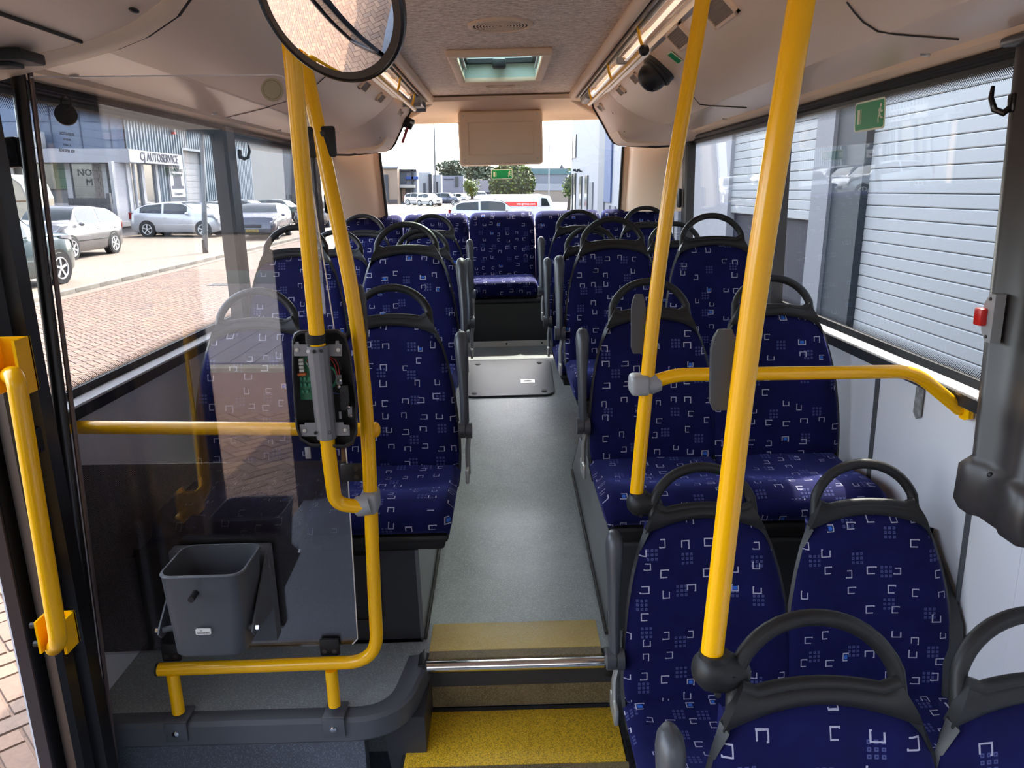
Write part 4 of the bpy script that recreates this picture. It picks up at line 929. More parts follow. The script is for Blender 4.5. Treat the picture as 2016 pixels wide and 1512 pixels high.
# folded armrest of the nearest aisle seat is part of protoL; rear bench
bn = SPTS
RX = [-.975, -.498, -.022, .455, .930]; RY = 5.58
labs = ['left end seat of the rear bench', 'second seat from the left on the rear bench', 'middle rear bench seat facing the aisle', 'fourth seat of the rear bench, right of the middle one', 'right end seat of the rear bench, sunlit edge']
rproto = thing('bench_seat', 'x', 'seat', (0, 0, 0), None, local=True)
def make_rear(t):
    m = MB(); H0, H1 = -.10, .44; n = 14; f, b = [], []
    for i in range(n + 1):
        u = i / n; rf, rb2 = [], []
        for s in SPTS:
            z = H0 + (H1 - H0) * u - .022 * (max(0, (abs(s) - .8) / .2) ** 2.5) * (u > .85)
            hx = .2355 - .010 * max(0, (u - .9) / .1) ** 2
            e = .045 * (1 - (1 - min(1, abs(s)) ** 10) ** .5) + .04 * max(0, (u - .88) / .12) ** 2.4
            rf.append(Vector((s * hx, -.06 + .06 * u + e - .012 * sin(pi * u), z))); rb2.append(Vector((s * hx, .02 + .06 * u, z)))
        f.append(rf); b.append(rb2)
    k = len(SPTS); o = (n + 1) * k; vs = [v for r in f for v in r] + [v for r in b for v in r]
    fs = [(i * k + j, i * k + j + 1, (i + 1) * k + j + 1, (i + 1) * k + j) for i in range(n) for j in range(k - 1)]; fs += [tuple(x + o for x in q[::-1]) for q in fs]
    rim = list(range(k)) + [i * k + k - 1 for i in range(1, n + 1)] + [n * k + j for j in range(k - 2, -1, -1)] + [i * k for i in range(n - 1, 0, -1)]
    fs += [(rim[(q + 1) % len(rim)], rim[q], rim[q] + o, rim[(q + 1) % len(rim)] + o) for q in range(len(rim))]
    m.add(vs, fs); m.build('backrest', M_['fabric'], t, uv='xz', ang=60)
    MB().rbox(-.234, .234, -.51, -.05, -.105, .005, .04, 4).build('cushion', M_['fabric'], t, uv=True, ang=60)
    MB().rbox(-.225, .225, -.47, -.05, -.1125, -.10, .004).build('seat_base', M_['ped'], t)
make_rear(rproto)
for k, x in enumerate(RX):
    o = rproto if k == 0 else copy_tree(rproto)
    o.location = (x, RY, .786); o['label'] = labs[k]; o['category'] = 'seat'; o['group'] = 'rear bench seats'; o['_loc'] = list(o.location)
for s in (-1, 1): struct(MB().box(s * .60, s * 1.18, 5.12, 5.9, RAMPZ, .565).build('wall_bench_box', M_['ped']), 'box under the rear bench')
# ================================================================== POLES, SCREEN, DEVICE, BIN, MIRROR
PR = .0175
def bend(pts, r=.05): return smooth_path(pts, r, 8)
# --- right near pole on the handle of the nearest seat
p1 = thing('grab_pole', 'near yellow grab pole on the right, rising from the nearest seat handle', 'pole', PY(1400, 1290, 1.06))
MB().tube(bend([PY(1401, 1292, 1.06), PY(1480, 600, 1.06), PY(1578, 0, 1.06), (.43, 1.06, zz(.612))], .3), PR, 20).build('pole', M_['yellow'], p1)
def joint(c, e, par, r=.034):
    c, e = Vector(c), Vector(e); m = MB(); d = (e - c)
    m.tube([c - d.normalized() * r * .95, c - d.normalized() * r * .75, c - d.normalized() * r * .3, c, c + d * .35, c + d * .75, e, e + d * .08], [r * .35, r * .72, r * 1.0, r * 1.04, r * .98, r * .80, r * .62, r * .45], 20)
    m.cyl(c + Vector((0, 0, -.01)), c + Vector((0, 0, r * .95)), r * .80, 20, r * .70)
    j = m.build('clamp', M_['plastic'], par, 'black ball clamp gripping the seat handle', ang=60)
    m = MB(); m.disc(c + d * .45 + Vector((0, -r * .85, r * .25)), .005, (0, 1, 0), .012, 10); m.disc(c + d * .9 + Vector((0, -r * .6, -.004)), .004, (0, 1, 0), .014, 10); m.disc(c + Vector((0, -r * .6, -r * .75)), .005, (0, 1, 0), .02, 10)
    m.build('screw', M_['black'], j)
joint(PY(1405, 1318, 1.06), PY(1462, 1325, 1.075), p1)
def back_button(par, px, py, Y, h=.065, side=-1):
    c = PY(px, py, Y); m = MB()
    m.loft([[Vector((c.x - .008 + w_ * x, Y + .012 + d * (y + 1), c.z + t)) for x, y in ((-1, -1), (1, -1), (1, .2), (.6, 1), (-.6, 1), (-1, .2))] for t, w_, d in ((-h, .012, .004), (-h * .8, .017, .009), (h * .5, .018, .010), (h * .8, .015, .009), (h, .010, .004))])
    m.build('button_holder', M_['arm'], par, 'grey holder on the far side of the pole')
back_button(p1, 1440, 733, 1.06, .060)
p2 = thing('grab_pole', 'middle yellow pole standing on the second aisle seat handle, holding the grey clamp', 'pole', PY(1253, 968, 1.88))
MB().tube(bend([PY(1253, 970, 1.88), PY(1300, 480, 1.88), PY(1384, 0, 1.88), (.489, 1.88, zz(.612))], .3), PR, 20).build('pole', M_['yellow'], p2)
joint(PY(1258, 990, 1.88), PY(1298, 998, 1.885), p2, .033)
back_button(p2, 1265, 640, 1.88, .075)
hr = thing('handrail', 'horizontal yellow rail from the grey clamp to the right wall', 'rail', PY(1500, 735, 1.88))
MB().tube(bend([PY(1285, 752, 1.88), PY(1330, 738, 1.88), PY(1800, 731, 1.88), PX(1890, 806, 1.168)], [.03, .05]), PR, 20).build('rail', M_['yellow'], hr)
c = PY(1268, 756, 1.88); m = MB(); m.rbox(c.x - .037, c.x + .012, 1.848, 1.912, c.z - .026, c.z + .026, .012, 3); m.tube([c + Vector((.0, 0, 0)), c + Vector((.02, 0, 0)), c + Vector((.042, 0, .002))], [.027, .027, .020], 18); m.build('clamp', M_['clamp'], hr, 'silver grey pole clamp')
c = PY(1890, 806, 1.87); m = MB(); m.prism([(c.y - .022, c.z - .02), (c.y - .005, c.z - .028), (c.y + .02, c.z - .028), (c.y + .026, c.z + .02), (c.y + .01, c.z + .03), (c.y - .018, c.z + .028)], 'x', 1.168, 1.180); m.build('flange', M_['yellow'], hr, 'yellow wall flange')
MB().disc((1.166, c.y - .012, c.z + .008), .006, (1, 0, 0), .004, 12).build('screw', M_['steel'], hr)

# --- left partition frame
pf = thing('tube_frame', 'bent yellow tube frame of the left partition standing on two feet', 'frame', PY(655, 1385, 1.80))
A = [Vector((-.49, 1.86, zz(.612))), PY(600, 130, 1.85), PY(700, 600, 1.80), PY(724, 830, 1.80), PY(736, 1150, 1.80), PY(744, 1302, 1.80), PY(312, 1318, 1.80)]
MB().tube(bend(A, [.2, .3, .3, .3, .085]), PR, 20).build('tube', M_['yellow'], pf, ang=60)
MB().disc(PY(311, 1318, 1.80), PR * 1.02, (1, 0, 0), .006, 18).build('end_cap', M_['black'], pf)
for px, pyt, pyb in ((343, 1325, 1402), (655, 1318, 1388)):
    a, b = PY(px - 3, pyt, 1.80), PY(px + 2, pyb, 1.80); b.x = a.x; b.z = max(b.z, .012)
    f_ = MB().tube([a, b], PR * .95, 18).build('foot', M_['yellow'], pf)
    m = MB(); m.rbox(b.x - .030, b.x + .030, 1.772, 1.84, .008, .016, .003); m.rbox(b.x - .030, b.x + .030, 1.768, 1.776, -.045, .012, .003); m.build('foot_plate', M_['grey'], f_)
    MB().lathe([(.009, 0), (.009, .004), (.004, .006)], (b.x, 1.768, -.018), (0, -1, 0), 12).build('bolt', M_['chrome'], f_)
# second tube (B) with the grey clamp
pb = thing('grab_pole', 'left yellow pole carrying the open ticket device, curving into a grey clamp', 'pole', PY(648, 900, 1.72))
B = [Vector((-.45, 1.60, zz(.612))), PY(566, 40, 1.58), PY(576, 110, 1.58), PY(618, 600, 1.68), PY(648, 900, 1.73), PY(660, 992, 1.75), PY(712, 998, 1.765)]
MB().tube(bend(B, [.05, .05, .3, .3, .05]), PR, 20).build('pole', M_['yellow'], pb, ang=60)
c = PY(728, 988, 1.79); m = MB(); m.rbox(c.x - .022, c.x + .022, 1.765, 1.835, c.z - .028, c.z + .028, .012, 3); m.tube([c + Vector((-.0, -.012, 0)), c + Vector((-.024, -.018, -.004)), c + Vector((-.036, -.02, -.010))], [.027, .026, .021], 18); m.build('clamp', M_['clamp'], pb, 'silver grey clamp joining both tubes')
back_button(pf, 712, 620, 1.80, .07)
m = MB(); r0 = PY(740, 846, 1.86); r1 = PX(140, 841, -1.175)
lr = thing('handrail', 'horizontal yellow rail behind the glass screen on the left', 'rail', r0); m.tube([r0, r1], PR, 18); m.build('rail', M_['yellow'], lr)
MB().sphere(r0, .02, 14, 10, (.6, 1, 1)).build('end_cap', M_['yellow'], lr)
# left end post of the screen
po = thing('screen_post', 'tall black post holding the left end of the glass screen', 'post', PY(205, 1500, 1.70))
a, b = PY(30, 105, 1.86), PY(212, 1540, 1.70); m = MB(); m.tube([a, b], .0155, 16); m.build('post', M_['door_black'], po)
MB().tube([a + Vector((.021, .012, 0)), b + Vector((.021, .012, 0))], .006, 8).build('edge_profile', M_['mauve'], po, 'shiny brown edge strip')
for px, py, Y in ((22, 300, 1.84), (90, 805, 1.80), (252, 1180, 1.76)):
    if py > 1000: continue
    c = PY(px, py, Y); k = MB().rbox(c.x - .035, c.x + .02, Y - .012, Y + .012, c.z - .034, c.z + .034, .006).build('bracket', M_['plastic'], po)
    m = MB(); m.disc((c.x - .004, Y - .013, c.z + .018), .006, (0, 1, 0), .003, 12); m.disc((c.x - .004, Y - .013, c.z - .018), .006, (0, 1, 0), .003, 12); m.build('screw', M_['seam'], k)
# glass screen with dark film
gs = thing('glass_screen', 'clear glass draught screen with a dark dotted lower half', 'screen', PY(450, 900, 1.84))
GYY = 1.838
out = [(60, 152), (540, 147), (556, 150), (567, 160), (573, 176), (590, 260), (618, 390), (657, 640), (683, 905), (703, 1240), (704, 1258), (694, 1268), (200, 1288)]
def plane_poly(pts, Y): return [(PY(x, y, Y).x, PY(x, y, Y).z) for x, y in pts]
m = MB(); m.prism(plane_poly(out, 0 + GYY), 'y', GYY - .003, GYY + .003); m.build('pane', M_['glass_dirty'], gs, smooth=False)
edge = plane_poly(out, GYY); m = MB(); m.tube([Vector((x, GYY, z)) for x, z in edge[:-1]], .0016, 6); m.build('polished_edge', mat('glass_edge', (.75, .72, .70), .3), gs)
film = [(150, 917), (683, 907), (703, 1240), (704, 1256), (693, 1266), (200, 1286)]
m = MB(); pts = plane_poly(film, GYY); m.prism(pts, 'y', GYY + .0035, GYY + .0042); m.build('dotted_film', M_['film'], gs, 'dark dotted film', uv=True, smooth=False)
c = PY(537, 177, GYY); m = MB(); m.disc((c.x, GYY - .004, c.z), .025, (0, 1, 0), .0012, 32); st_ = m.build('round_sticker', mat('faded_sticker', (.34, .30, .20), .6), gs, 'faded beige round sticker')
m = MB(); m.tube([Vector((c.x + .02 * cos(a_), GYY - .005, c.z + .02 * sin(a_))) for a_ in [2 * pi * q / 28 for q in range(28)]], .0006, 4, closed=True); m.build('sticker_ring', mat('sticker_ink', (.22, .19, .11), .6), st_)
for px, py, w_, h in ((622, 279, .044, .034), (693, 932, .030, .024), (335, 1288, .026, .026), (648, 1277, .027, .026)):
    c = PY(px, py, 1.82); k = MB(); k.rbox(c.x - w_, c.x + w_, 1.822, 1.834, c.z - h, c.z + h, .006); k = k.build('clamp_plate', M_['plastic'], gs, 'black clamp plate')
    m = MB()
    for dx, dz in (((w_ * .35, h * .5), (w_ * .35, -h * .5)) if py < 1000 else ((-w_ * .5, -h * .35), (w_ * .5, -h * .35))): m.lathe([(.0065, 0), (.0065, .002), (.003, .0025)], (c.x + dx, 1.822, c.z + dz), (0, -1, 0), 12)
    m.build('screw', M_['seam'], k)

# --- opened ticket device on the left pole
dv = thing('ticket_device', 'opened black ticket device housing with circuit board clamped on the left pole', 'device', PY(640, 765, 1.70))
def dvp(px, py, Y=1.70): return PY(px, py, Y)
def outline(k, Y):
    pts = [(590, 652), (665, 650), (680, 662), (690, 700), (702, 790), (703, 850), (695, 872), (680, 880), (612, 878), (592, 866), (583, 840), (576, 740), (576, 672), (580, 658)]
    cx = sum(p[0] for p in pts) / len(pts); cy = sum(p[1] for p in pts) / len(pts)
    return [PY(cx + (x - cx) * k, cy + (y - cy) * k, Y) for x, y in pts]
m = MB(); m.loft([outline(1.0, 1.715), outline(1.02, 1.722), outline(1.02, 1.755), outline(.9, 1.785), outline(.5, 1.79), outline(.02, 1.79)], cap=False)
m.loft([outline(1.0, 1.715), outline(.96, 1.715), outline(.95, 1.750), outline(.5, 1.762), outline(.02, 1.762)], cap=False); m.build('housing', M_['plastic'], dv, 'open black housing shell', ang=50)
def flat(pts, Y, t, name, m_, lab=None, parent=dv):
    q = [(PY(x, y, Y).x, PY(x, y, Y).z) for x, y in pts]; b = MB(); b.prism(q, 'y', Y - t / 2, Y + t / 2); return b.build(name, m_, parent, lab)
pcb = flat([(589, 702), (613, 702), (615, 787), (592, 787)], 1.745, .002, 'circuit_board', M_['pcb'], 'green circuit board')
for x, y in ((593, 745), (601, 745), (609, 745), (594, 757), (602, 757), (610, 757), (597, 770), (606, 770)):
    c = dvp(x, y, 1.742); MB().box(c.x - .0025, c.x + .0025, 1.738, 1.744, c.z - .004, c.z + .004).build('chip', mat('chip_green', (.05, .32, .2), .4) if 'chip' not in M_ else M_['chip'], pcb)
c = dvp(597, 736, 1.742); MB().rbox(c.x - .011, c.x + .009, 1.730, 1.744, c.z - .003, c.z + .004, .001).build('relay', M_['orange'], pcb, 'orange relay')
for k in range(4): c = dvp(594 + k * .6, 707 + k * 7, 1.742); MB().rbox(c.x - .005, c.x + .006, 1.730, 1.744, c.z - .0035, c.z + .0035, .001).build('connector', M_['cream_plug'], pcb, 'white connector')
wm = [mat('wire_red', (.45, .03, .02), .5), mat('wire_white', (.6, .6, .58), .5), mat('wire_blue', (.08, .14, .35), .5), mat('wire_black', (.02, .02, .02), .5)]
for k, pts in enumerate((((650, 703), (660, 708), (666, 720), (668, 738)), ((648, 705), (656, 712), (661, 724), (664, 738)), ((604, 708), (608, 714), (612, 722), (616, 730)), ((602, 712), (606, 719), (611, 727), (616, 736)), ((646, 755), (650, 768), (658, 774), (668, 776)), ((647, 702), (658, 702), (667, 712), (671, 728)), ((606, 704), (611, 708), (614, 715), (617, 722)))):
    MB().tube(smooth_path([dvp(x, y, 1.735 - .003 * (q % 2)) for q, (x, y) in enumerate(pts)], .01, 3), .0011, 6).build('wire', wm[(0, 0, 0, 1, 2, 3, 1)[k]], dv)
c = dvp(649, 742, 1.742); MB().tube([c + Vector((.017 * cos(a_), 0, .024 * sin(a_))) for a_ in [2 * pi * q / 24 for q in range(24)]], .003, 8, closed=True).build('ring', M_['pcb'], dv, 'green ring')
MB().rbox(c.x - .013, c.x + .013, c.y, c.y + .004, c.z - .018, c.z + .018, .002).build('loudspeaker', M_['black'], dv)
c1, c2 = dvp(667, 757, 1.735), dvp(691, 806, 1.735); lk = MB(); lk.rbox(c1.x, c2.x, 1.728, 1.745, c2.z, c1.z, .003); lk = lk.build('lock_block', M_['black'], dv)
m = MB()
for i in range(3):
    for j in range(6): q = dvp(672 + i * 5.5 + (j % 2) * 2.5, 772 + j * 5.5, 1.727); m.tube([q + Vector((.003 * cos(a_), 0, .003 * sin(a_))) for a_ in [2 * pi * t / 6 for t in range(6)]], .0005, 4, closed=True)
m.build('honeycomb', mat('worn_black', (.08, .08, .085), .4), lk)
for pts in ([(661, 738), (672, 738), (674, 756), (663, 758)], [(684, 800), (693, 800), (694, 822), (686, 820)], [(667, 810), (672, 810), (673, 824), (668, 824)]): flat(pts, 1.730, .003, 'strap', M_['alu'], 'small metal strap')
for x, y in ((669, 749), (667, 761), (686, 802), (691, 819)):
    MB().lathe([(.0045, 0), (.0045, .003), (.002, .005)], dvp(x, y, 1.726), (0, -1, 0), 12).build('screw', M_['chrome'], dv)
bt = flat([(578, 678), (582, 678), (582, 673), (588, 673), (589, 678), (660, 678), (661, 671), (667, 671), (668, 677), (673, 678), (673, 701), (579, 701)], 1.708, .002, 'bracket', M_['alu'], 'upper metal bracket')
bb = flat([(590, 836), (600, 836), (600, 832), (676, 831), (677, 836), (688, 837), (689, 857), (592, 859)], 1.722, .002, 'bracket', M_['alu'], 'lower metal bracket')
for par, L in ((bt, ((585, 689), (666, 689))), (bb, ((600, 848), (680, 847)))):
    for x, y in L: MB().lathe([(.0045, 0), (.0045, .0015), (.002, .002)], dvp(x, y, 1.706 if par is bt else 1.720), (0, -1, 0), 12).build('screw', M_['steel'], par)
a, b = PY(623, 680, 1.692), PY(642, 862, 1.722); m = MB(); rr3 = []
for p in (a, b): rr3.append([p + Vector((x, y, 0)) for x, y in ((-.0205, .012), (-.0205, -.006), (-.013, -.019), (-.004, -.0235), (.009, -.0235), (.018, -.019), (.0245, -.006), (.0245, .012))])
m.loft(rr3); pr = m.build('profile', M_['alu'], dv, 'faceted aluminium clamp profile', ang=20)
for x, y in ((607, 692), (619, 692), (633, 691), (622, 852), (635, 852), (649, 851)):
    q = dvp(x, y, 1.668 if y < 800 else 1.699); MB().lathe([(.0042, 0), (.0042, .002), (.0022, .002), (.002, -.002)], q, (0, -1, 0), 12).build('rivet', M_['black'] if (x in (619, 633, 622)) else M_['chrome'], pr)
MB().tube([PY(621, 656, 1.69), PY(622, 674, 1.692)], .0225, 18).build('strap_band', M_['plastic'], dv, 'black rubber band round the pole')
q = dvp(606, 893, 1.75); MB().rbox(q.x - .007, q.x + .007, 1.75, 1.755, q.z - .014, q.z + .016, .002).build('metal_tab', M_['alu'], dv)

# --- waste bin
bn_ = thing('waste_bin', 'grey plastic waste bin hanging on the dark screen', 'bin', PY(400, 1200, 1.70))
def bring(px0, px1, py, Yf, Yb, r, ins=0):
    a = PY(px0, py, Yf); b = PY(px1, py, Yf); z = (a.z + b.z) / 2; w0 = a.x + ins; w1 = b.x - ins
    return [Vector((x, y, z)) for x, y in rrect(w0, w1, Yf + ins, Yb - ins, r, 5)]
T0 = bring(306, 474, 1134, 1.60, 1.765, .028); zt = T0[0].z
B0 = bring(345, 487, 1302, 1.615, 1.765, .030); zb = B0[0].z + .004
xl, xr = PY(306, 1134, 1.60).x, PY(474, 1134, 1.60).x; bl, br_ = PY(343, 1302, 1.62).x, PY(484, 1302, 1.62).x
def br2(t, ins, zo=0):
    z = zt + (zb - zt) * t; return [Vector((x, y, z + zo)) for x, y in rrect(xl + (bl - xl) * t + ins, xr + (br_ - xr) * t - ins, 1.60 + .02 * t + ins, 1.765 - ins, .03, 5)]
m = MB(); m.loft([br2(0, .0), br2(.015, -.002), br2(.03, -.0), br2(.5, .0), br2(.95, .0), br2(.99, .006), br2(1.0, .03)], cap=False); m.add(br2(1.0, .03), [tuple(range(len(T0)))])
m.loft([br2(0, .0), br2(0, .004), br2(.9, .006)], cap=False); m.add(br2(.9, .006), [tuple(range(len(T0)))])
m.build('bucket', M_['grey'], bn_, ang=50)
c = PY(383, 1170, 1.597); MB().tube([c + Vector((0, .01, 0)), c + Vector((0, -.022, -.002))], .0075, 14).build('pin', M_['black'], bn_, 'black pin')
c = PY(400, 1244, 1.602); m = MB(); m.prism(rrect(c.x - .018, c.x + .018, c.z - .0075, c.z + .0075, .003), 'y', 1.602, 1.606); lb = m.build('label', mat('white_label', (.7, .7, .68), .5), bn_, 'small white label')
m = MB()
for k in range(16): x = c.x - .014 + k * .0018; m.box(x, x + (.0005 if k % 3 else .001), 1.6012, 1.6022, c.z - .005, c.z - .001)
m.tube([Vector((c.x - .004 + .002 * cos(a_), 1.6015, c.z + .003 + .002 * sin(a_))) for a_ in [2 * pi * q / 10 for q in range(10)]], .0003, 4, closed=True); m.build('barcode', M_['black'], lb)
pl = [PY(334, 1082, 1.80), PY(528, 1074, 1.80), PY(542, 1256, 1.80), PY(350, 1262, 1.80)]
m = MB(); m.rbox(pl[0].x, pl[1].x + .002, 1.785, 1.828, pl[3].z, pl[0].z, .006); m.build('mounting_plate', M_['grey'], bn_, 'thick grey mounting plate')
for s, (qx, qy) in ((1, (500, 1237)), (-1, (316, 1243))):
    q = PY(qx, qy, 1.64); X_ = q.x; m = MB(); m.prism([(1.785, q.z - .03), (1.64, q.z - .018), (1.625, q.z), (1.64, q.z + .016), (1.785, q.z + .13)], 'x', X_ - .002, X_ + .002); ear = m.build('side_bracket', M_['grey'], bn_, 'triangular side bracket')
    m = MB(); m.cyl((X_ + s * .003, 1.645, q.z), (X_ + s * .012, 1.645, q.z), .0085, 6); m.build('bolt', M_['chrome'], ear); m = MB(); m.cyl((X_ - s * .002, 1.645, q.z), (X_ - s * .035, 1.66, q.z), .0075, 14); m.build('spacer', M_['grey'], ear)

# --- convex mirror
mc = PY(646, -2, 1.20); mn = Vector((-.37, -.78, -.51)).normalized(); mi = thing('convex_mirror', 'round convex mirror in a black rim hanging before the yellow poles', 'mirror', mc)
R_ = .118; prof = [(R_ * .995 * k / 12, .015 * (1 - (k / 12) ** 2)) for k in range(12, -1, -1)]
m = MB(); m.lathe(prof, mc, mn, 64); m.build('glass', M_['mirror'], mi, 'mirror glass', ang=80)
m = MB(); m.lathe([(R_ * .982, .003), (R_ * 1.0, .006), (R_ * 1.03, .003), (R_ * 1.035, -.004), (R_ * .99, -.014), (R_ * .6, -.028), (.01, -.032)], mc, mn, 64); m.build('rim', mat('dark_brown_rim', (.010, .007, .006), .3), mi, 'dark rim')
m = MB(); m.tube([mc - mn * .03, mc - mn * .07, Vector((mc.x, 1.32, zz(.55))), Vector((mc.x, 1.32, zz(.66)))], .010, 12); m.build('arm', M_['black'], mi)
c = mc + Vector((.098, -.01, .006)); fm = frame_M(c + mn * .012, Vector((.82, -.3, .45)).normalized(), Vector((-.5, -.5, .7))); 
ux = Vector((.85, -.42, .3)); ux = (ux - mn * ux.dot(mn)).normalized(); uy = mn.cross(ux); fm = frame_M(mc + ux * .088 + uy * .015 + mn * .011, (ux * .6 + uy * .8), (uy * .6 - ux * .8))
MB().prism(rrect(-.022, .022, -.007, .007, .001), 'z', -.0006, .0006, fm).build('rim_label', M_['black'], mi, 'small black label on the glass')
# ================================================================== OUTSIDE (street frame: level ground, tilted 1.5 degrees to the leaning coach)
TILT = radians(1.5)
EXT = Matrix.Translation((0, 0, CAMZ - 2.1)) @ Matrix.Rotation(TILT, 4, 'Y'); EXI = EXT.inverted()
def eray(px, py): r = ray(px, py); return EXI @ CAM, EXI.to_3x3() @ r
def EG(px, py, z=0): o, d = eray(px, py); return o + d * ((z - o.z) / d.z)
def EY(px, py, y): o, d = eray(px, py); return o + d * ((y - o.y) / d.y)
def EX(px, py, x): o, d = eray(px, py); return o + d * ((x - o.x) / d.x)
before = set(bpy.data.objects); before_m = set(bpy.data.materials)
def outmat(name, col, rough=.7, **k): return mat(name, col, rough, spec=.3, **k)
rnd = random.Random(3)
# --- paving: herringbone bricks; nearest visible ones are single pieces
def brick_tex_mat(name, c1, c2, mortar, scale, rot=pi / 4, rowh=.5):
    m, t, p = newmat(name); v = t.mapping(t.tex('Object'), (1, 1, 1), (0, 0, rot)); b = t.n.new('ShaderNodeTexBrick'); t.l.new(v, b.inputs[0])
    b.inputs['Color1'].default_value = (*c1, 1); b.inputs['Color2'].default_value = (*c2, 1); b.inputs['Mortar'].default_value = (*mortar, 1)
    b.inputs['Scale'].default_value = scale; b.inputs['Mortar Size'].default_value = .012; b.inputs['Row Height'].default_value = .25; b.inputs['Brick Width'].default_value = .5
    n = t.noise(t.tex('Object'), .35, 4, .6); c = t.mixc(t.m('MULTIPLY', n, .55), b.outputs[0], (*[x * 1.15 for x in c1], 1))
    t.l.new(c, p.inputs['Base Color']); p.inputs['Roughness'].default_value = .85; t.l.new(t.bump(b.outputs[1], .4, .01), p.inputs['Normal']); return m
road = struct(MB().box(-9.0, 4.2, -14, 160, -.30, -.004).build('road', brick_tex_mat('distant_road_bricks', (.37, .225, .145), (.31, .18, .115), (.17, .12, .09), 2.4)), 'brick paved road beside the coach')
bm_ = []
for k, c in enumerate(((.40, .235, .145), (.35, .20, .125), (.44, .265, .165), (.33, .205, .14))): bm_.append(mat(f'paving_brick_{k}', c, .85, var=.18, vscale=40, grain=.3, gscale=200))
unit = .105; ca, sa = cos(pi / 4), sin(pi / 4); bricks = []
N = 330
for i in range(-N, N):
    for j in range(-N, N):
        d = (i - j) % 4
        if d == 0: cx, cy, a = (i + 1) * unit, (j + .5) * unit, 0
        elif d == 2: cx, cy, a = (i + .5) * unit, j * unit, pi / 2
        else: continue
        x, y = cx * ca - cy * sa, cx * sa + cy * ca + 10
        if -8.93 < x < -1.0 and -3.5 < y < 21: bricks.append((x, y, a + pi / 4))
def in_view(x, y):
    q = project(EXT @ Vector((x, y, 0)))
    return q and q[2] > 0 and ((60 < q[0] < 480 and 560 < q[1] < 800) or (0 <= q[0] < 100 and 1120 < q[1] < 1512))
bricks.sort(key=lambda b: b[1] ** 2 + b[0] ** 2)
near = [b for b in bricks if in_view(b[0], b[1])][:300]; nset = set(near)
def brick_mb(): b = MB(); b.add([(-.1, -.0475, -.004), (.1, -.0475, -.004), (.1, .0475, -.004), (-.1, .0475, -.004), (-.097, -.0445, .004), (.097, -.0445, .004), (.097, .0445, .004), (-.097, .0445, .004)], [(4, 5, 6, 7), (0, 1, 5, 4), (1, 2, 6, 5), (2, 3, 7, 6), (3, 0, 4, 7)]); return b
bmesh_ = []
for k in range(4): bmesh_.append(brick_mb().mesh('brick', bm_[k], smooth=False, fixn=False))
for x, y, a in near:
    o = bpy.data.objects.new('brick', bmesh_[rnd.randrange(4)]); C.objects.link(o); o.parent = road; o.location = (x, y, rnd.uniform(-.001, .0015)); o.rotation_euler = (rnd.uniform(-.008, .008), rnd.uniform(-.008, .008), a)
m = MB(); base = brick_mb(); bv, bf = base.v, base.f
for x, y, a in bricks:
    if (x, y, a) in nset: continue
    m.cur = rnd.randrange(4); c, s = cos(a), sin(a); z = rnd.uniform(-.001, .0015); m.add([(x + p * c - q * s, y + p * s + q * c, r + z) for p, q, r in bv], bf)
o = m.build('bricks', bm_, road, smooth=False, fixn=False); o['kind'] = 'stuff'; o.matrix_parent_inverse = Matrix()
# kerb
kerb = struct(MB().box(-9.12, -9.0, -8, 4, -.2, .10).build('kerb', M_['beige']), 'pale concrete kerb between road and parking')
km = mat('kerb_concrete', (.42, .38, .31), .85, var=.2, vscale=8); kmesh = MB().rbox(-.06, .06, -.495, .495, -.2, .10, .012, 2).mesh('kerb_stone', km)
for k in range(56): o = bpy.data.objects.new('kerb_stone', kmesh); C.objects.link(o); o.parent = kerb; o.location = (-9.06 + rnd.uniform(-.004, .004), 4.5 + k, rnd.uniform(-.004, .004))
struct(MB().box(-60, -9.12, -8, 160, -.3, .085).build('parking_ground', brick_tex_mat('parking_bricks', (.40, .315, .225), (.34, .265, .19), (.22, .18, .13), 2.4, 0)), 'tan brick parking area')
struct(MB().box(-60, 60, -8, 260, -.45, -.305).build('ground', outmat('far_ground', (.30, .27, .2))), 'ground')
struct(MB().box(4.2, 60, -8, 260, -.3, -.01).build('yard_ground', brick_tex_mat('yard_bricks', (.36, .30, .25), (.3, .25, .2), (.2, .17, .13), 2.4, 0)), 'paved yard')
# pavement ahead of the coach, seen only in the mirror and in reflections
struct(MB().box(-9, 3.4, -5.35, -5.15, -.02, .05).build('kerb_front', mat('cream_kerb', (.55, .50, .36), .8, var=.15, vscale=8)), 'cream kerb stones ahead of the coach')
pvf = struct(MB().box(-9, 3.4, -13.5, -5.35, -.02, .045).build('pavement_front', mat('pavement_joint', (.16, .15, .15), .9)), 'grey paving ahead of the coach')
pt_ = MB()
for q in range(40):
    for r in range(26): pt_.box(-9 + q * .31 + .005, -9 + q * .31 + .305, -13.5 + r * .31 + .005, -13.5 + r * .31 + .305, .04, .055)
pt_ = pt_.build('paving_stones', mat('grey_paving_stone', (.36, .34, .34), .85, var=.2, vscale=20), pvf, smooth=False); pt_['kind'] = 'stuff'
fb_ = thing('sky_block_hall', 'brick hall added ahead of the coach to block the sky, seen only in reflections', 'building', (-3, -18, 0)); MB().box(-24, 12, -22, -17, 0, 7.5).build('wall', brick_tex_mat('hall_bricks', (.30, .19, .14), (.24, .15, .11), (.3, .27, .24), 2.0, 0), fb_)  # added out of view to keep bright sky out of the screen reflections
for q in range(7): MB().box(-22 + q * 4.6, -19 + q * 4.6, -17, -16.95, 1.0, 3.6).build('window', mat('hall_window_' + str(q), (.06, .08, .10), .1), fb_)
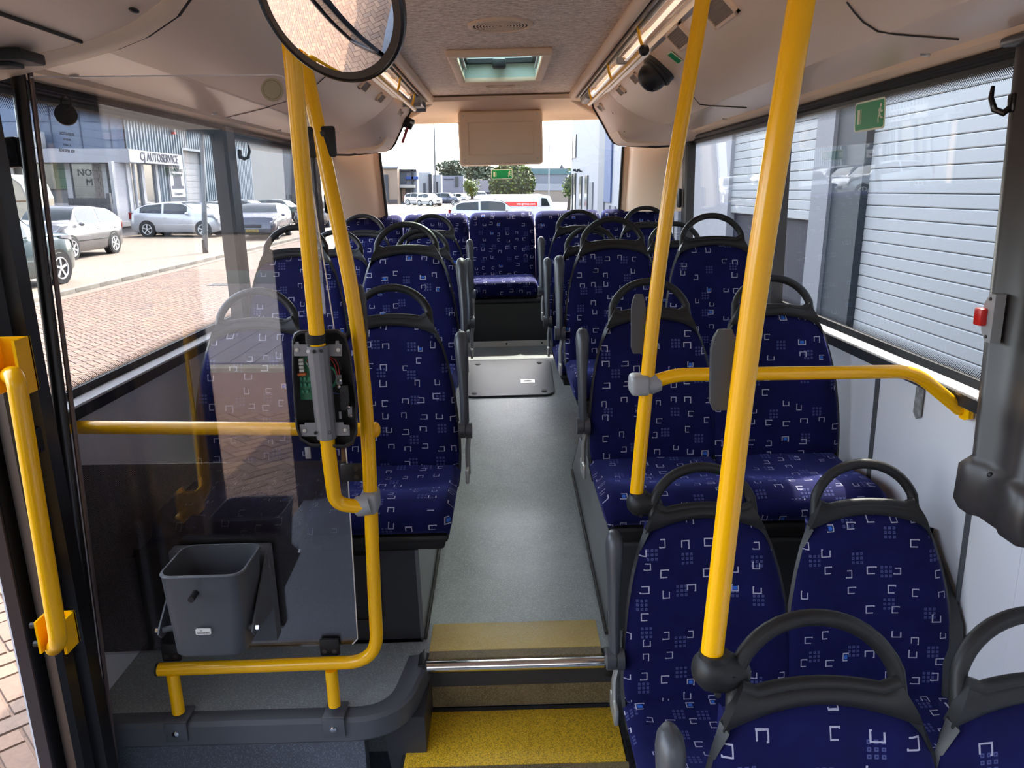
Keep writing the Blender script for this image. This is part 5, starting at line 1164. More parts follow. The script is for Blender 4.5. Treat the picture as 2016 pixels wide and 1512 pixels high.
# band of darker gutter stones
m = MB(); m.box(-8.99, -8.72, -8, 60, -.01, .008); struct(m.build('gutter', mat('gutter_stone', (.36, .27, .19), .85, var=.15, vscale=10)), 'gutter strip along the kerb')
c = EG(455, 562); 
dr = thing('street_drain', 'dark rectangular drain grate in the road near the kerb', 'drain', EG(440, 561)); c = EG(440, 561)
m = MB(); m.box(c.x - .3, c.x + .3, c.y - .2, c.y + .2, .0, .012)
m.build('frame', outmat('drain_iron', (.10, .10, .11)), dr); m = MB()
for k in range(7): m.box(c.x - .25 + k * .08, c.x - .21 + k * .08, c.y - .16, c.y + .16, .01, .018)
m.build('bars', outmat('drain_bars', (.05, .05, .05)), dr)

# --- cars
M_['tyre'] = mat('tyre_rubber', (.018, .018, .018), .7); M_['rim'] = mat('alloy_rim', (1, 1, 1), .4, metal=.2)
M_['carglass'] = mat('dark_car_glass', (.02, .035, .035), .08, spec=.35); M_['cartrim'] = mat('black_car_trim', (.02, .02, .02), .5)
M_['headlamp'] = mat('headlamp_glass', (.6, .62, .66), .1); M_['tail'] = mat('tail_lamp_red', (.5, .02, .02), .2)
M_['plate'] = mat('yellow_number_plate', (.75, .48, .03), .5)
def car(name, label, pos, heading, col, L=4.1, W=1.72, H=1.48, hood=.24, roof0=.42, roof1=.80, hoodz=.64, boot=0, rimk=5, group=None, detail=True, cat='car', plate=None, dark_rim=False, rails=False):
    # local: +x forward, z up; heading = unit (x, y)
    t = thing(name, label, cat, pos, group, local=True); t.rotation_euler = (0, 0, math.atan2(heading[1], heading[0]))
    pm = mat('car_paint', col, .25, metal=.25, spec=.6, coat=.6)
    NS = 28; w = W / 2; rings = []
    def top(u):      # u 0 = nose, 1 = tail -> deck height and whether cabin
        if u < .03: return hoodz * H * (.62 + .38 * (u / .03) ** .5)
        if u < hood: return H * (hoodz * 1.0 + (.04) * (u / hood))
        if u < roof0: a = (u - hood) / (roof0 - hood); return H * (hoodz + .04 + (1 - hoodz - .06) * sin(a * pi / 2) ** .95)
        if u < roof1: a = (u - roof0) / (roof1 - roof0); return H * (.98 + .02 * sin(pi * min(1, a * 1.3)) - .04 * a * a)
        a = (u - roof1) / (1 - roof1)
        if boot: return H * (.94 - (.94 - .70) * min(1, a * 1.35) ** 1.1 - .08 * max(0, a - .75))
        return H * (.94 - .30 * a ** 1.6 - (.08 if a > .9 else 0))
    def beltz(u): return H * (.60 + .07 * u)
    for i in range(NS + 1):
        u = i / NS; x = L / 2 - L * u; zt = top(u); bz = min(beltz(u), zt - .02); e = 1 - .16 * max(0, (.10 - u) / .10) ** 2 - .12 * max(0, (u - .92) / .08) ** 2
        ww = w * e; cab = max(0, (zt - bz) / (H * .36)); tw = ww * (1 - .22 * min(1, cab)) if zt - bz > .06 else ww * .93
        zb = .20 + (.10 * max(0, (.05 - u) / .05)) + .1 * max(0, (u - .95) / .05)
        half = [(ww * .90, zb), (ww * .985, zb + .10), (ww, (zb + bz) / 2), (ww * .985, bz - .03), (ww * .965, bz), (tw * 1.0, zt - .06 if zt - bz > .1 else zt - .015), (tw * .90, zt - .012), (tw * .5, zt)]
        rings.append([Vector((x, y, z)) for y, z in half] + [Vector((x, -y, z)) for y, z in half[::-1]])
    m = MB(); m.loft(rings); m.build('body', pm, t, ang=40)
    def P(u, s, f):       # point on the side window plane
        zt = top(u); bz = min(beltz(u), zt - .02); tw = w * (1 - .22 * min(1, (zt - bz) / (H * .36))); e = 1 - .12 * max(0, (u - .92) / .08) ** 2
        z = bz + .03 + (zt - .075 - bz - .03) * f; y = w * .965 * e + (tw * e - w * .965 * e) * ((z - bz) / max(.05, zt - .06 - bz)); return Vector((L / 2 - L * u, s * (y + .006), z))
    ua = hood + (roof0 - hood) * .52; um = (roof0 + roof1) / 2 + .01; ub = roof1 + (1 - roof1) * (.42 if not boot else .5)
    for s in (-1, 1):
        for a, b in ((ua, um - .012), (um + .012, ub)):
            m = MB(); n = 8; g = []
            for q in range(n + 1):
                u = a + (b - a) * q / n; g.append([P(u, s, 0), P(u, s, .5), P(u, s, 1.0)])
            m.sheet(g, (0, -s * .004, 0)); m.build('side_window', M_['carglass'], t)
        for u in (.165, .80):
            x = L / 2 - L * u; r = H * .215
            m = MB(); m.disc((x, s * (w - .10), r + .02), r * 1.14, (0, 1, 0), .204, 28); m.build('wheel_arch', M_['cartrim'], t)
            m = MB(); m.lathe([(r * .66, -.09), (r * .96, -.09), (r, -.07), (r, .07), (r * .96, .09), (r * .70, .095), (r * .66, .07)], (x, s * (w - .07), r), (0, 1, 0), 28, cap=False); wl = m.build('wheel', M_['tyre'], t)
            m = MB(); m.disc((x, s * (w - .005), r), r * .68, (0, 1, 0), .02, 28); m.build('brake_cover', M_['cartrim'], wl)
            m = MB(); m.tube([(x + r * .66 * cos(a_), s * (w + .012), r + r * .66 * sin(a_)) for a_ in [2 * pi * q / 28 for q in range(28)]], .018, 6, closed=True); m.disc((x, s * (w + .006), r), r * .16, (0, 1, 0), .03, 14)
            for k in range(rimk):
                a_ = 2 * pi * k / rimk + .3; m.prism([(x + r * .1 * cos(a_ + d) if q < 2 else x + r * .66 * cos(a_ + d), r + (r * .1 if q < 2 else r * .66) * sin(a_ + d)) for q, d in enumerate((-.6, .6, .14, -.14))], 'y', s * (w + .0), s * (w + .018))
            m.build('rim', M_['rim'], wl)
        if detail:
            m = MB(); m.sphere((L / 2 - L * (ua - .01), s * (w + .08), beltz(ua) + .06), .09, 12, 8, (.8, .9, .7)); m.build('side_mirror', pm if not plate else pm, t)
            m = MB(); m.rbox(L / 2 - L * .9, L / 2 - L * .1, s * (w * .99) - .01, s * (w * .99) + .01, H * .33, H * .36, .006); m.build('rub_strip', M_['cartrim'] if not dark_rim else pm, t)
            for u in (um - .03, ub - .04): m = MB(); x = L / 2 - L * u; m.rbox(x - .06, x + .06, s * (w + .0) - .012, s * (w + .0) + .014, H * .53, H * .55, .006); m.build('door_handle', pm, t)
        m = MB(); g = []
        for u in (0.012, .05, .10, .135): zt = top(u) - .035; ww = w * (1 - .16 * max(0, (.10 - u) / .10) ** 2); g.append([Vector((L / 2 - L * u + .008, s * (ww + .004), zt - .02)), Vector((L / 2 - L * u + .008, s * (ww + .004), zt - .15 + u * .6))])
        m.sheet(g, (0, -s * .1, 0)); m.build('headlamp', M_['headlamp'], t)
        m = MB(); m.rbox(-L / 2 + .0, -L / 2 + .22, s * w * .80, s * (w * .93), H * .50, H * .68, .02); m.build('tail_lamp', M_['tail'], t)
    m = MB(); g = []
    for q in range(5):
        u = hood + (roof0 - hood) * (.04 + .86 * q / 4); zt = top(u) + .004; tw = w * (.93 - .12 * (q / 4)); g.append([Vector((L / 2 - L * u + .004, y * tw * .92, zt + .008 - .02 * abs(y) ** 3)) for y in (-1, -.5, 0, .5, 1)])
    m.sheet(g, (0, 0, -.004)); m.build('windscreen', M_['carglass'], t)
    m = MB(); g = []
    for q in range(5):
        u = roof1 + (1 - roof1) * (.10 + .62 * q / 4); zt = top(u) + .006; tw = w * .76; g.append([Vector((L / 2 - L * u - .004, y * tw, zt + .006)) for y in (-1, 0, 1)])
    m.sheet(g, (0, 0, -.004)); m.build('rear_window', M_['carglass'], t)
    m = MB(); m.rbox(L / 2 - .05, L / 2 + .005, -w * .42, w * .42, H * .34, H * .44, .01); m.rbox(L / 2 - .06, L / 2 - .0, -w * .6, w * .6, H * .17, H * .24, .01); m.build('grille', M_['cartrim'], t)
    if rails:
        for s in (-1, 1): m = MB(); m.tube([Vector((L / 2 - L * u, s * w * .68, top(u) + .03)) for u in (roof0 + .02, .5, .6, .7, roof1)], .014, 8); m.build('roof_rail', M_['cartrim'], t)
    if plate:
        m = MB(); m.rbox(L / 2 + .004, L / 2 + .016, -.26, .26, H * .22, H * .30, .004); pl_ = m.build('number_plate', M_['plate'], t)
        ob = text_obj('number', plate, .10, frame_M((L / 2 + .018, 0, H * .26), (0, 1, 0), (0, 0, 1)), M_['cartrim'], None, .001); ob.parent = pl_
    return t
def hd(a): return (cos(radians(a)), sin(radians(a)))
sg = 'cars parked along the street'
c = EG(128, 566); h = hd(14); car('car', 'dark teal car at the left edge, only its front wheel and wing in view', (c.x - .95 - .1, c.y - 1.57, .085), hd(86), (.07, .11, .115), 4.7, 1.9, 1.62, .27, .42, .82, .66, rimk=5, group=None, dark_rim=True)
car('car', 'silver hatchback facing left next to the caravan', (-13.55, 24.1, .085), (0, -1), (.22, .21, .215), 3.9, 1.70, 1.55, .22, .38, .80, .66, rimk=6)
car('car', 'white three-door hatchback in front of the workshop windows', (-14.4, 34.9, .085), hd(-5), (.72, .74, .78), 3.98, 1.72, 1.52, .24, .43, .78, .64, rimk=5, dark_rim=True)
car('car', 'dark blue car half hidden behind the white hatchback', (-14.6, 37.7, .085), hd(-5), (.10, .12, .2), 4.3, 1.75, 1.45, .27, .43, .78, .62, rimk=5)
car('car', 'light grey car, furthest of the row before the roller door', (-14.6, 40.6, .085), hd(-5), (.5, .5, .52), 4.3, 1.75, 1.45, .27, .43, .78, .62, rimk=5)
car('car', 'dark estate car with a yellow number plate seen behind the glass screen', (-10.6, 34.2, .085), hd(-84), (.06, .065, .10), 4.7, 1.83, 1.46, .30, .42, .88, .62, rimk=5, plate='77-RK-TB')
car('car', 'grey hatchback facing right behind the dark estate car', (-14.8, 44.3, .085), hd(-4), (.25, .27, .30), 4.2, 1.76, 1.52, .24, .43, .78, .64)
car('car', 'dark green car roof behind the estate car, partly behind the yellow pole', (-14.5, 50.0, .085), hd(0), (.05, .10, .08), 4.4, 1.76, 1.45, .26, .43, .78, .64)
car('car', 'dark car between the left yellow poles', (-10.7, 44.6, .085), hd(-86), (.05, .055, .07), 4.4, 1.8, 1.46, .28, .42, .8, .62)
car('car', 'silver car with roof rails standing right behind the coach', (-.75, 41.5, 0), hd(4), (.55, .56, .60), 4.5, 1.85, 1.62, .25, .42, .84, .64, rails=True)
car('car', 'white parked car, left one of a pair behind the coach', (-11.95, 108, .085), hd(-30), (.8, .8, .82), 3.5, 1.7, 1.65, .24, .43, .85, .64)
car('car', 'white parked car, right one of a pair behind the coach', (-9.9, 103.5, .085), hd(-40), (.8, .8, .82), 3.4, 1.7, 1.6, .24, .43, .8, .64)
car('car', 'dark blue estate car left of the screen housing', (-8.1, 108.5, .085), hd(-12), (.03, .04, .09), 4.0, 1.8, 1.65, .24, .4, .84, .64)
car('car', 'white car just right of the dark blue estate car', (-7.0, 126, .085), hd(-30), (.8, .8, .8), 3.6, 1.8, 1.5, .24, .4, .84, .64)
car('car', 'bright blue small car in the far street', (-5.85, 127, 0), hd(-60), (.02, .06, .40), 3.4, 1.7, 1.5, .24, .4, .84, .64)
car('car', 'white pick-up like car left of the round tree', (-3.7, 120, 0), hd(-70), (.8, .8, .8), 3.6, 1.7, 1.9, .24, .4, .84, .64)
car('car', 'light grey car left of the round tree', (-2.1, 110, 0), hd(-20), (.5, .52, .55), 3.6, 1.7, 1.3, .24, .4, .84, .64)
# white van behind the silver car
vn = thing('van', 'white van with a red stripe of lettering behind the silver car', 'van', (.9, 47, 0), local=True)
m = MB(); m.loft([[Vector((x, y * k, z)) for y, z in ((-1, .3), (-1.0, 1.0), (-.93, h_ - .12), (-.8, h_), (.8, h_), (.93, h_ - .12), (1.0, 1.0), (1, .3))] for x, h_, k in ((-2.6, 1.70, .9), (-2.5, 1.82, .96), (1.2, 1.86, .96), (1.75, 1.75, .95), (2.0, 1.15, .93), (2.1, .9, .88))]); m.build('body', mat('van_white', (.78, .79, .82), .3), vn)
MB().box(-2.3, 1.0, -1.0, -.965, 1.20, 1.42).build('stripe', M_['red'], vn, 'red stripe'); text_obj('lettering', 'van-group.com', .18, frame_M((.35, -1.003, 1.31), (1, 0, 0), (0, 0, 1)), M_['white'], vn, .002)
m = MB(); m.prism([(1.25, 1.2), (1.75, 1.2), (1.55, 1.62), (1.25, 1.65)], 'y', -.99, -.94); m.build('side_window', M_['carglass'], vn)
for x in (-1.6, 1.35):
    for s in (-1, 1): m = MB(); m.disc((x, s * .85, .32), .32, (0, 1, 0), .2, 20); m.build('wheel', M_['tyre'], vn)
# caravan
cv = thing('caravan', 'beige caravan with a brown curtained window at the left edge', 'caravan', (-19.3, 28.8, .085), local=True); cv.rotation_euler = (0, 0, radians(8))
m = MB(); prof = [(-2.2, .45), (1.9, .45), (2.15, .8), (2.2, 1.7), (2.05, 2.2), (1.7, 2.48), (1.2, 2.55), (-2.1, 2.55)]; m.prism(prof, 'y', -1.1, 1.1); m.build('body', mat('caravan_beige', (.62, .55, .42), .5, var=.1, vscale=3), cv, smooth=False)
MB().tube([Vector((x, -1.12, z)) for x, z in ((-2.1, 2.55), (1.2, 2.55), (1.7, 2.48), (2.05, 2.2), (2.2, 1.7))], .03, 8).build('edge_trim', outmat('caravan_grey', (.4, .4, .38)), cv)
m = MB(); m.tube([(.2, -1.12, 2.0), (.25, -1.12, 1.72), (.3, -1.12, 1.62), (2.15, -1.12, 1.62)], .02, 6); m.tube([(-.2, -1.12, .5), (.15, -1.12, .6), (.2, -1.12, 2.0), (-2, -1.12, 2.05)], .015, 6); m.build('rust_trim', outmat('rust_brown', (.30, .12, .06)), cv, 'rust brown trim line')
m = MB(); m.rbox(.75, 1.75, -1.13, -1.09, 1.05, 1.55, .05); wn_ = m.build('window', outmat('brown_curtain', (.10, .045, .035), var=.4, vscale=14), cv, 'brown curtained window'); MB().rbox(-2.0, -.9, -1.13, -1.09, 1.5, 2.0, .05).build('window', M_['carglass'], cv)
m = MB(); m.disc((-.2, -1.0, .33), .33, (0, 1, 0), .2, 22); m.build('wheel', M_['tyre'], cv)

# --- lamp post
lpb = EG(405, 498, .085); lp = thing('lamp_post', 'tall grey street lamp post on the kerb side', 'lamp post', lpb)
m = MB(); t_ = EY(396, 220, lpb.y); d = (t_ - lpb); topz = lpb + d * (8.5 / d.z); m.tube([lpb, lpb + d * (1.55 / d.z), lpb + d * (1.6 / d.z), topz], [.085, .085, .06, .04], 14); m.build('pole', outmat('lamp_grey', (.28, .30, .30)), lp)
MB().tube([lpb + Vector((0, 0, 0)), lpb + Vector((0, 0, .42))], .09, 14).build('foot', outmat('lamp_foot', (.03, .035, .03)), lp, 'dark foot')
MB().rbox(topz.x - .1, topz.x + 1.2, topz.y - .1, topz.y + .1, topz.z - .05, topz.z + .06, .04).build('lamp_head', outmat('lamp_head', (.35, .35, .35)), lp)
def pole(name, lab, px, pyt, pyb, Y, r, m_, cat='pole'):
    a = EY(px, pyb, Y); b = EY(px - (2 if px < 900 else 0), pyt, Y); a.z = min(a.z, .05); b.x = a.x; return tag(MB().tube([(a.x, Y, 0), (b.x, Y, b.z)], r, 10).build(name, m_), lab, cat)
pole('light_mast', 'tall thin mast seen through the rear window left of the screen housing', 858, 205, 398, 105, .11, outmat('mast_grey', (.22, .23, .25)))
pole('flag_pole', 'white flag pole right of the screen housing', 1080, 283, 396, 90, .07, outmat('flag_white', (.7, .7, .7)))
pole('sign_pole', 'white pole in front of the round tree', 998, 345, 396, 100, .08, outmat('pole_white', (.7, .7, .68)))

# --- workshop building on the left
wb = thing('workshop_building', 'blue corrugated car workshop with a white sign band', 'building', (-17, 36, 0))
XF = -17.0; YF = 36.0
M_['blue'] = mat('blue_cladding', (.055, .12, .26), .45, var=.25, vscale=.6); M_['blue2'] = mat('blue_grey_sheet', (.20, .30, .38), .5, var=.15, vscale=1)
M_['wwhite'] = outmat('render_white', (.62, .63, .70)); M_['wframe'] = outmat('white_frame', (.72, .73, .75)); M_['wglass'] = mat('shop_glass', (.10, .115, .12), .12, spec=.8, var=.5, vscale=.7)
M_['pier'] = outmat('brick_pier', (.30, .24, .20), var=.2, vscale=4)
def WX_(px, py): p = EX(px, py, XF); return p.y, p.z
def WY_(px, py): p = EY(px, py, YF); return p.x, p.z
zc = WX_(215, 292)[1]; zcl = WX_(222, 320)[1]
MB().box(-36, XF - .25, YF + .12, 62, 0, 8.5).build('core', outmat('inner_wall', (.2, .21, .22)), wb)
m = MB(); m.box(-36, XF - .02, YF, YF + .1, zc, 8.6); fac = m.build('smooth_cladding', M_['blue'], wb)
m = MB()
for k in range(14): x = XF - .7 - k * 1.3; m.box(x, x + .05, YF - .03, YF + .01, zc, 8.55)
for z in (zc + 1.2, zc + 2.4, zc + 3.6): m.box(-36, XF, YF - .015, YF + .01, z, z + .025)
m.build('cladding_joints', outmat('blue_joint', (.03, .07, .16)), wb)
# corrugated sheet on the street side
m = MB(); y = YF; prof = []
yd0 = WX_(360, 330)[0]; yd1 = WX_(400, 330)[0]; zd = WX_(370, 297)[1]
step = .30; k = 0; m2 = MB()
def corr(mb, ya, yb, za, zb_):
    y = ya; pr = []
    while y < yb: pr += [(XF, y), (XF, y + .13), (XF + .07, y + .16), (XF + .07, y + .27)]; y += .30
    pr += [(XF, min(y, yb + .1)), (XF - .08, min(y, yb + .1)), (XF - .08, ya)]
    mb.prism(pr, 'z', za, zb_)
corr(m, YF, yd0, zc + .05, 8.6); corr(m, yd0, yd1, zd, 8.6); corr(m, yd1, 53, .1, 8.6); corr(m, WX_(312, 330)[0], yd0, .1, zc + .05)
cs = m.build('corrugated_sheet', M_['blue2'], wb, smooth=False); cs['kind'] = 'stuff'
# canopy and sign band
m = MB(); m.box(-36, XF + .5, YF - 1.0, YF + .02, zcl + .02, zc + .02); m.build('canopy', M_['wwhite'], wb, 'white canopy')
ys1 = WX_(332, 300)[0]; m = MB(); m.box(XF - .1, XF + .52, YF - .98, ys1, zcl + .05, zc + .0); sb_ = m.build('sign_band', outmat('sign_white', (.8, .81, .82)), wb, 'white sign band')
py_, pz_ = WX_(282, 305); text_obj('lettering', 'CJ AUTOSERVICE', .54, frame_M((XF + .53, (YF + ys1) / 2 - .1, (zcl + zc) / 2 + .02), (0, 1, 0), (0, 0, 1)), outmat('sign_ink', (.05, .06, .12)), wb, .01)
# street side shop windows
edges = [WX_(x, 380)[0] for x in (224, 252, 281, 309)]; zb_ = WX_(228, 437)[1]
for a, b in zip(edges[:-1], edges[1:]): MB().box(XF - .05, XF + .02, a, b, zb_, zcl + .02).build('shop_window', M_['wglass'], wb)
for y in edges: MB().box(XF - .02, XF + .12, y - .13, y + .13, zb_ - .1, zcl + .05).build('window_post', M_['wframe'], wb)
MB().box(XF - .02, XF + .14, edges[0] - .2, edges[-1] + .1, zb_ - .22, zb_).build('window_sill', M_['wframe'], wb); MB().box(XF - .02, XF + .1, YF, edges[-1] + .1, 0, zb_ - .2).build('plinth', outmat('plinth_stone', (.42, .37, .3), var=.2, vscale=3), wb)
MB().box(XF - .06, XF + .05, YF, edges[0], 0, zcl).build('corner_wall', M_['wwhite'], wb); MB().cyl((XF + .12, YF + .1, .1), (XF + .12, YF + .1, zcl), .07, 12).build('downpipe', M_['wframe'], wb)
# front side windows
for x0, x1, name, m_ in ((70, 135, 'shop_window', M_['wglass']), (140, 205, 'shop_window', M_['wglass'])):
    a = EY(x0, 320, YF).x; b = EY(x1, 320, YF).x; MB().box(a, b, YF + .0, YF + .06, WY_(100, 398)[1] if x0 > 100 else WY_(100, 372)[1], zcl + .02).build(name, m_, wb)
zwb = WY_(100, 400)[1]
MB().box(-36, XF, YF - .02, YF + .12, 0, zwb).build('parapet', M_['wwhite'], wb)
for x0, x1 in ((131, 141), (203, 212), (20, 30)): MB().box(EY(x0, 350, YF).x, EY(x1, 350, YF).x, YF - .06, YF + .05, zwb, zcl).build('window_post', M_['wframe'], wb)
pm_ = thing  # noqa
pier = MB().box(EY(185, 350, YF).x, EY(203, 350, YF).x, YF - .03, YF + .1, zwb, zcl).build('brick_pier', M_['pier'], wb)
m = MB(); x0, x1 = EY(185, 350, YF).x, EY(203, 350, YF).x
for r in range(int((zcl - zwb) / .16)):
    for q in range(2): xa = x0 + (x1 - x0) * (q / 2) + (.08 if r % 2 else 0); m.box(xa + .01, min(x1, xa + (x1 - x0) / 2 - .01), YF - .06, YF - .03, zwb + r * .16, zwb + r * .16 + .14)
b_ = m.build('bricks', M_['pier'], pier); b_['kind'] = 'stuff'
a = EY(105, 330, YF).x; b = EY(133, 330, YF).x; MB().box(a, b, YF - .015, YF - .002, WY_(100, 372)[1], zcl).build('green_reflection_panel', outmat('painted_green_reflection', (.06, .16, .07)), wb, 'green reflection painted over the shop window')  # flat green sheet painted in place of a reflection in the shop glass
text_obj('window_letters', 'NON\nM', .42, frame_M((EY(175, 350, YF).x, YF - .02, WY_(175, 350)[1]), (1, 0, 0), (0, 0, 1)), outmat('letter_grey', (.04, .045, .05)), wb, .005)
# banner
yb0, yb1 = WX_(327, 330)[0], WX_(355, 330)[0]; zt_ = WX_(341, 305)[1]; zb2 = WX_(341, 388)[1]
bn2 = thing('banner', 'tall white banner with a round emblem beside the roller door', 'banner', (XF + .12, (yb0 + yb1) / 2, zb2))
MB().box(XF + .09, XF + .12, yb0 - .15, yb1 + .15, zb2 - .25, zt_ + .05).build('frame', outmat('banner_frame', (.1, .12, .16)), bn2); MB().box(XF + .12, XF + .14, yb0, yb1, zb2, zt_).build('sheet', outmat('banner_white', (.8, .8, .8)), bn2)
ym = (yb0 + yb1) / 2; hh = zt_ - zb2; m = MB(); ink = outmat('banner_ink', (.04, .05, .09))
for r, o_ in ((.42, 0), (.27, .08), (.27, -.10), (.20, 0)): m.tube([Vector((XF + .145, ym + o_ + r * .8 * cos(a_), zb2 + hh * .80 + r * .9 * sin(a_))) for a_ in [2 * pi * q / 24 for q in range(24)]], .035, 5, closed=True)
m.build('emblem', ink, bn2, 'dark round emblem')
text_obj('lettering', 'CJ AUTOSERVICE', .20, frame_M((XF + .15, ym, zb2 + hh * .63), (0, 1, 0), (0, 0, 1)), ink, bn2, .003); text_obj('lettering', 'Onze diensten zijn', .18, frame_M((XF + .15, ym, zb2 + hh * .54), (0, 1, 0), (0, 0, 1)), ink, bn2, .003)
for k, w_ in enumerate((.45, .45, .45, .5, .75)): MB().box(XF + .14, XF + .15, ym - w_, ym + w_, zb2 + hh * (.46 - k * .065), zb2 + hh * (.46 - k * .065) + .14).build('text_bar', ink, bn2)
text_obj('lettering', 'CJ Garageweg 5', .16, frame_M((XF + .15, ym, zb2 + hh * .08), (0, 1, 0), (0, 0, 1)), ink, bn2, .003)
# roller door with ribs
MB().box(XF - .3, XF - .2, yd0, yd1, 0, zd).build('roller_door', outmat('roller_grey', (.48, .50, .52)), wb, 'light grey roller door')
for k in range(int(zd / .32)): MB().box(XF - .2, XF - .185, yd0, yd1, k * .32, k * .32 + .29).build('door_panel', outmat('roller_grey2', (.50, .52, .54)) if k == 0 else bpy.data.materials['roller_grey2'], bpy.data.objects[[o.name for o in wb.children if o.name.startswith('roller_door')][0]])
for ch in [o for o in bpy.data.objects if o.name.startswith('door_panel')]: ch.matrix_parent_inverse = Matrix.Identity(4)
for a, b in ((yd0 - .12, yd0 + .02), (yd1 - .02, yd1 + .12)): MB().box(XF - .2, XF + .09, a, b, 0, zd + .1).build('door_jamb', M_['blue2'], wb)
MB().box(XF - .2, XF + .09, yd0, yd1, zd, zd + .12).build('door_head', M_['blue2'], wb)
# small fittings
c = EX(335, 252, XF); al = thing('alarm_box', 'small white alarm box high on the corrugated wall', 'alarm', c); MB().rbox(XF + .07, XF + .25, c.y - .15, c.y + .15, c.z - .2, c.z + .25, .03).build('box', M_['wframe'], al); MB().rbox(XF + .08, XF + .24, c.y - .1, c.y + .1, c.z - .3, c.z - .2, .02).build('lamp', M_['red'], al, 'red lamp')
c = EY(76, 277, YF - .3); ac = thing('air_conditioner', 'white air conditioner unit on the canopy', 'air conditioner', (c.x, YF - .4, zc)); w2 = (EY(92, 277, YF - .3).x - EY(60, 277, YF - .3).x) / 2
MB().rbox(c.x - w2, c.x + w2, YF - .75, YF - .35, zc + .06, zc + .75, .04).build('casing', M_['wframe'], ac)
m = MB()
for r in (.27, .21, .15, .09, .03): m.tube([Vector((c.x - .15 + r * cos(a_), YF - .76, zc + .4 + r * sin(a_))) for a_ in [2 * pi * q / 20 for q in range(20)]], .009, 5, closed=True)
m.build('fan_grille', outmat('ac_grille', (.3, .3, .32)), ac)
fx0, fx1 = EY(137, 400, 33).x, EY(212, 400, 33).x; zf0, zf1 = .1, EY(170, 390, 33).z
fe = thing('metal_fence', 'dark slatted fence before the workshop', 'fence', (fx0, 33, .085))
for k in range(16): x = fx0 + (fx1 - fx0) * k / 15; MB().box(x - .05, x + .05, 33, 33.03, zf0, zf1).build('slat', outmat('fence_dark', (.06, .065, .07)) if k == 0 else bpy.data.materials['fence_dark'], fe)
MB().box(fx0, fx1, 33.03, 33.06, zf1 - .12, zf1 - .06).build('rail', bpy.data.materials['fence_dark'], fe); MB().rbox(fx1 - .02, fx1 + .14, 32.95, 33.12, 0, zf1 + .2, .02).build('post', bpy.data.materials['fence_dark'], fe)

# --- far street on the left and behind
def block(name, lab, x0, x1, pyt, Y, col, depth=3, Y1=None, parts=(), pyb=None, tops=None):
    a, b = EY(x0, pyt, Y), EY(x1, pyt, Y); t = thing(name, lab, 'building', ((a.x + b.x) / 2, Y, 0))
    MB().box(a.x, b.x, Y, Y + depth, 0, (a.z + b.z) / 2).build('wall', outmat('wall_' + str(len(bpy.data.materials)), col, var=.06, vscale=.5), t)
    for nm, px0, px1, p0, p1, c2, dy in parts:
        q0, q1 = EY(px0, p1, Y), EY(px1, p0, Y); zl = max(0, q0.z)
        MB().box(q0.x, q1.x, Y - dy, Y + .1, zl, q1.z).build(nm, outmat(nm + str(len(bpy.data.materials)), c2), t)
    return t
block('warehouse', 'grey blue clad warehouse behind the second left pillar', 470, 531, 276, 63, (.30, .34, .42), 3, parts=[('cladding_rib', 470 + k * 8, 471.5 + k * 8, 276, 400, (.24, .28, .36), .05) for k in range(8)] + [('plinth', 470, 531, 398, 440, (.12, .13, .14), .1)])
block('warehouse', 'white warehouse with a roller door, seen beside the left pole', 531, 600, 283, 67, (.62, .63, .64), 3, parts=[('roller_door', 552, 598, 305, 395, (.42, .43, .45), .1), ('window', 553, 558, 383, 391, (.08, .08, .09), .12), ('window', 561, 566, 383, 391, (.08, .08, .09), .12), ('window', 569, 574, 383, 391, (.08, .08, .09), .12), ('plinth', 531, 600, 398, 440, (.15, .15, .15), .12)])
block('house', 'tan building at the left edge of the rear window', 735, 782, 331, 113, (.50, .36, .27), 3, parts=[('door', 751, 764, 344, 398, (.07, .08, .10), .15), ('roof_edge', 735, 784, 327, 332, (.4, .4, .42), .3), ('plinth', 765, 782, 393, 400, (.15, .12, .12), .1)])
block('office_building', 'grey framed office with a blue sign, through the rear window', 780, 820, 335, 116, (.42, .44, .52), 3, parts=[('frame', 780, 820, 333, 337, (.04, .045, .06), .6), ('window', 783, 800, 340, 360, (.16, .18, .22), .2), ('blue_sign', 800, 824, 348, 353, (.05, .12, .5), .6), ('frame', 780, 783, 335, 364, (.04, .045, .06), .6), ('frame', 812, 814, 335, 382, (.04, .045, .06), .6), ('balcony', 779, 818, 364, 370, (.75, .72, .66), 1.2), ('window', 784, 790, 372, 396, (.12, .1, .1), .2), ('window', 800, 808, 372, 396, (.12, .1, .1), .2), ('brick_post', 792, 799, 371, 397, (.38, .25, .18), .4)])
block('office_building', 'white block with narrow dark windows, through the rear window', 820, 848, 339, 122, (.66, .68, .72), 3, parts=[('window', 834, 838, 360, 388, (.12, .13, .16), .1), ('dark_edge', 845, 850, 343, 386, (.05, .055, .07), .3)])
block('office_building', 'white block with dark entrance beside the thin mast', 850, 868, 344, 126, (.64, .66, .70), 3, parts=[('entrance', 856, 862, 358, 386, (.05, .05, .07), .1)])
block('warehouse', 'grey flat warehouse left of the screen housing, below the trees', 867, 912, 346, 132, (.36, .36, .44), 3, parts=[('sign_marks', 874, 893, 352, 354, (.08, .08, .12), .1), ('creeper', 896, 902, 348, 368, (.10, .10, .10), .2)])
block('warehouse', 'low grey shed behind the young tree', 912, 970, 355, 150, (.42, .40, .44), 3, parts=[('shutter', 913, 920, 357, 375, (.05, .25, .28), .2), ('dark_base', 930, 968, 378, 395, (.06, .06, .08), .2)])
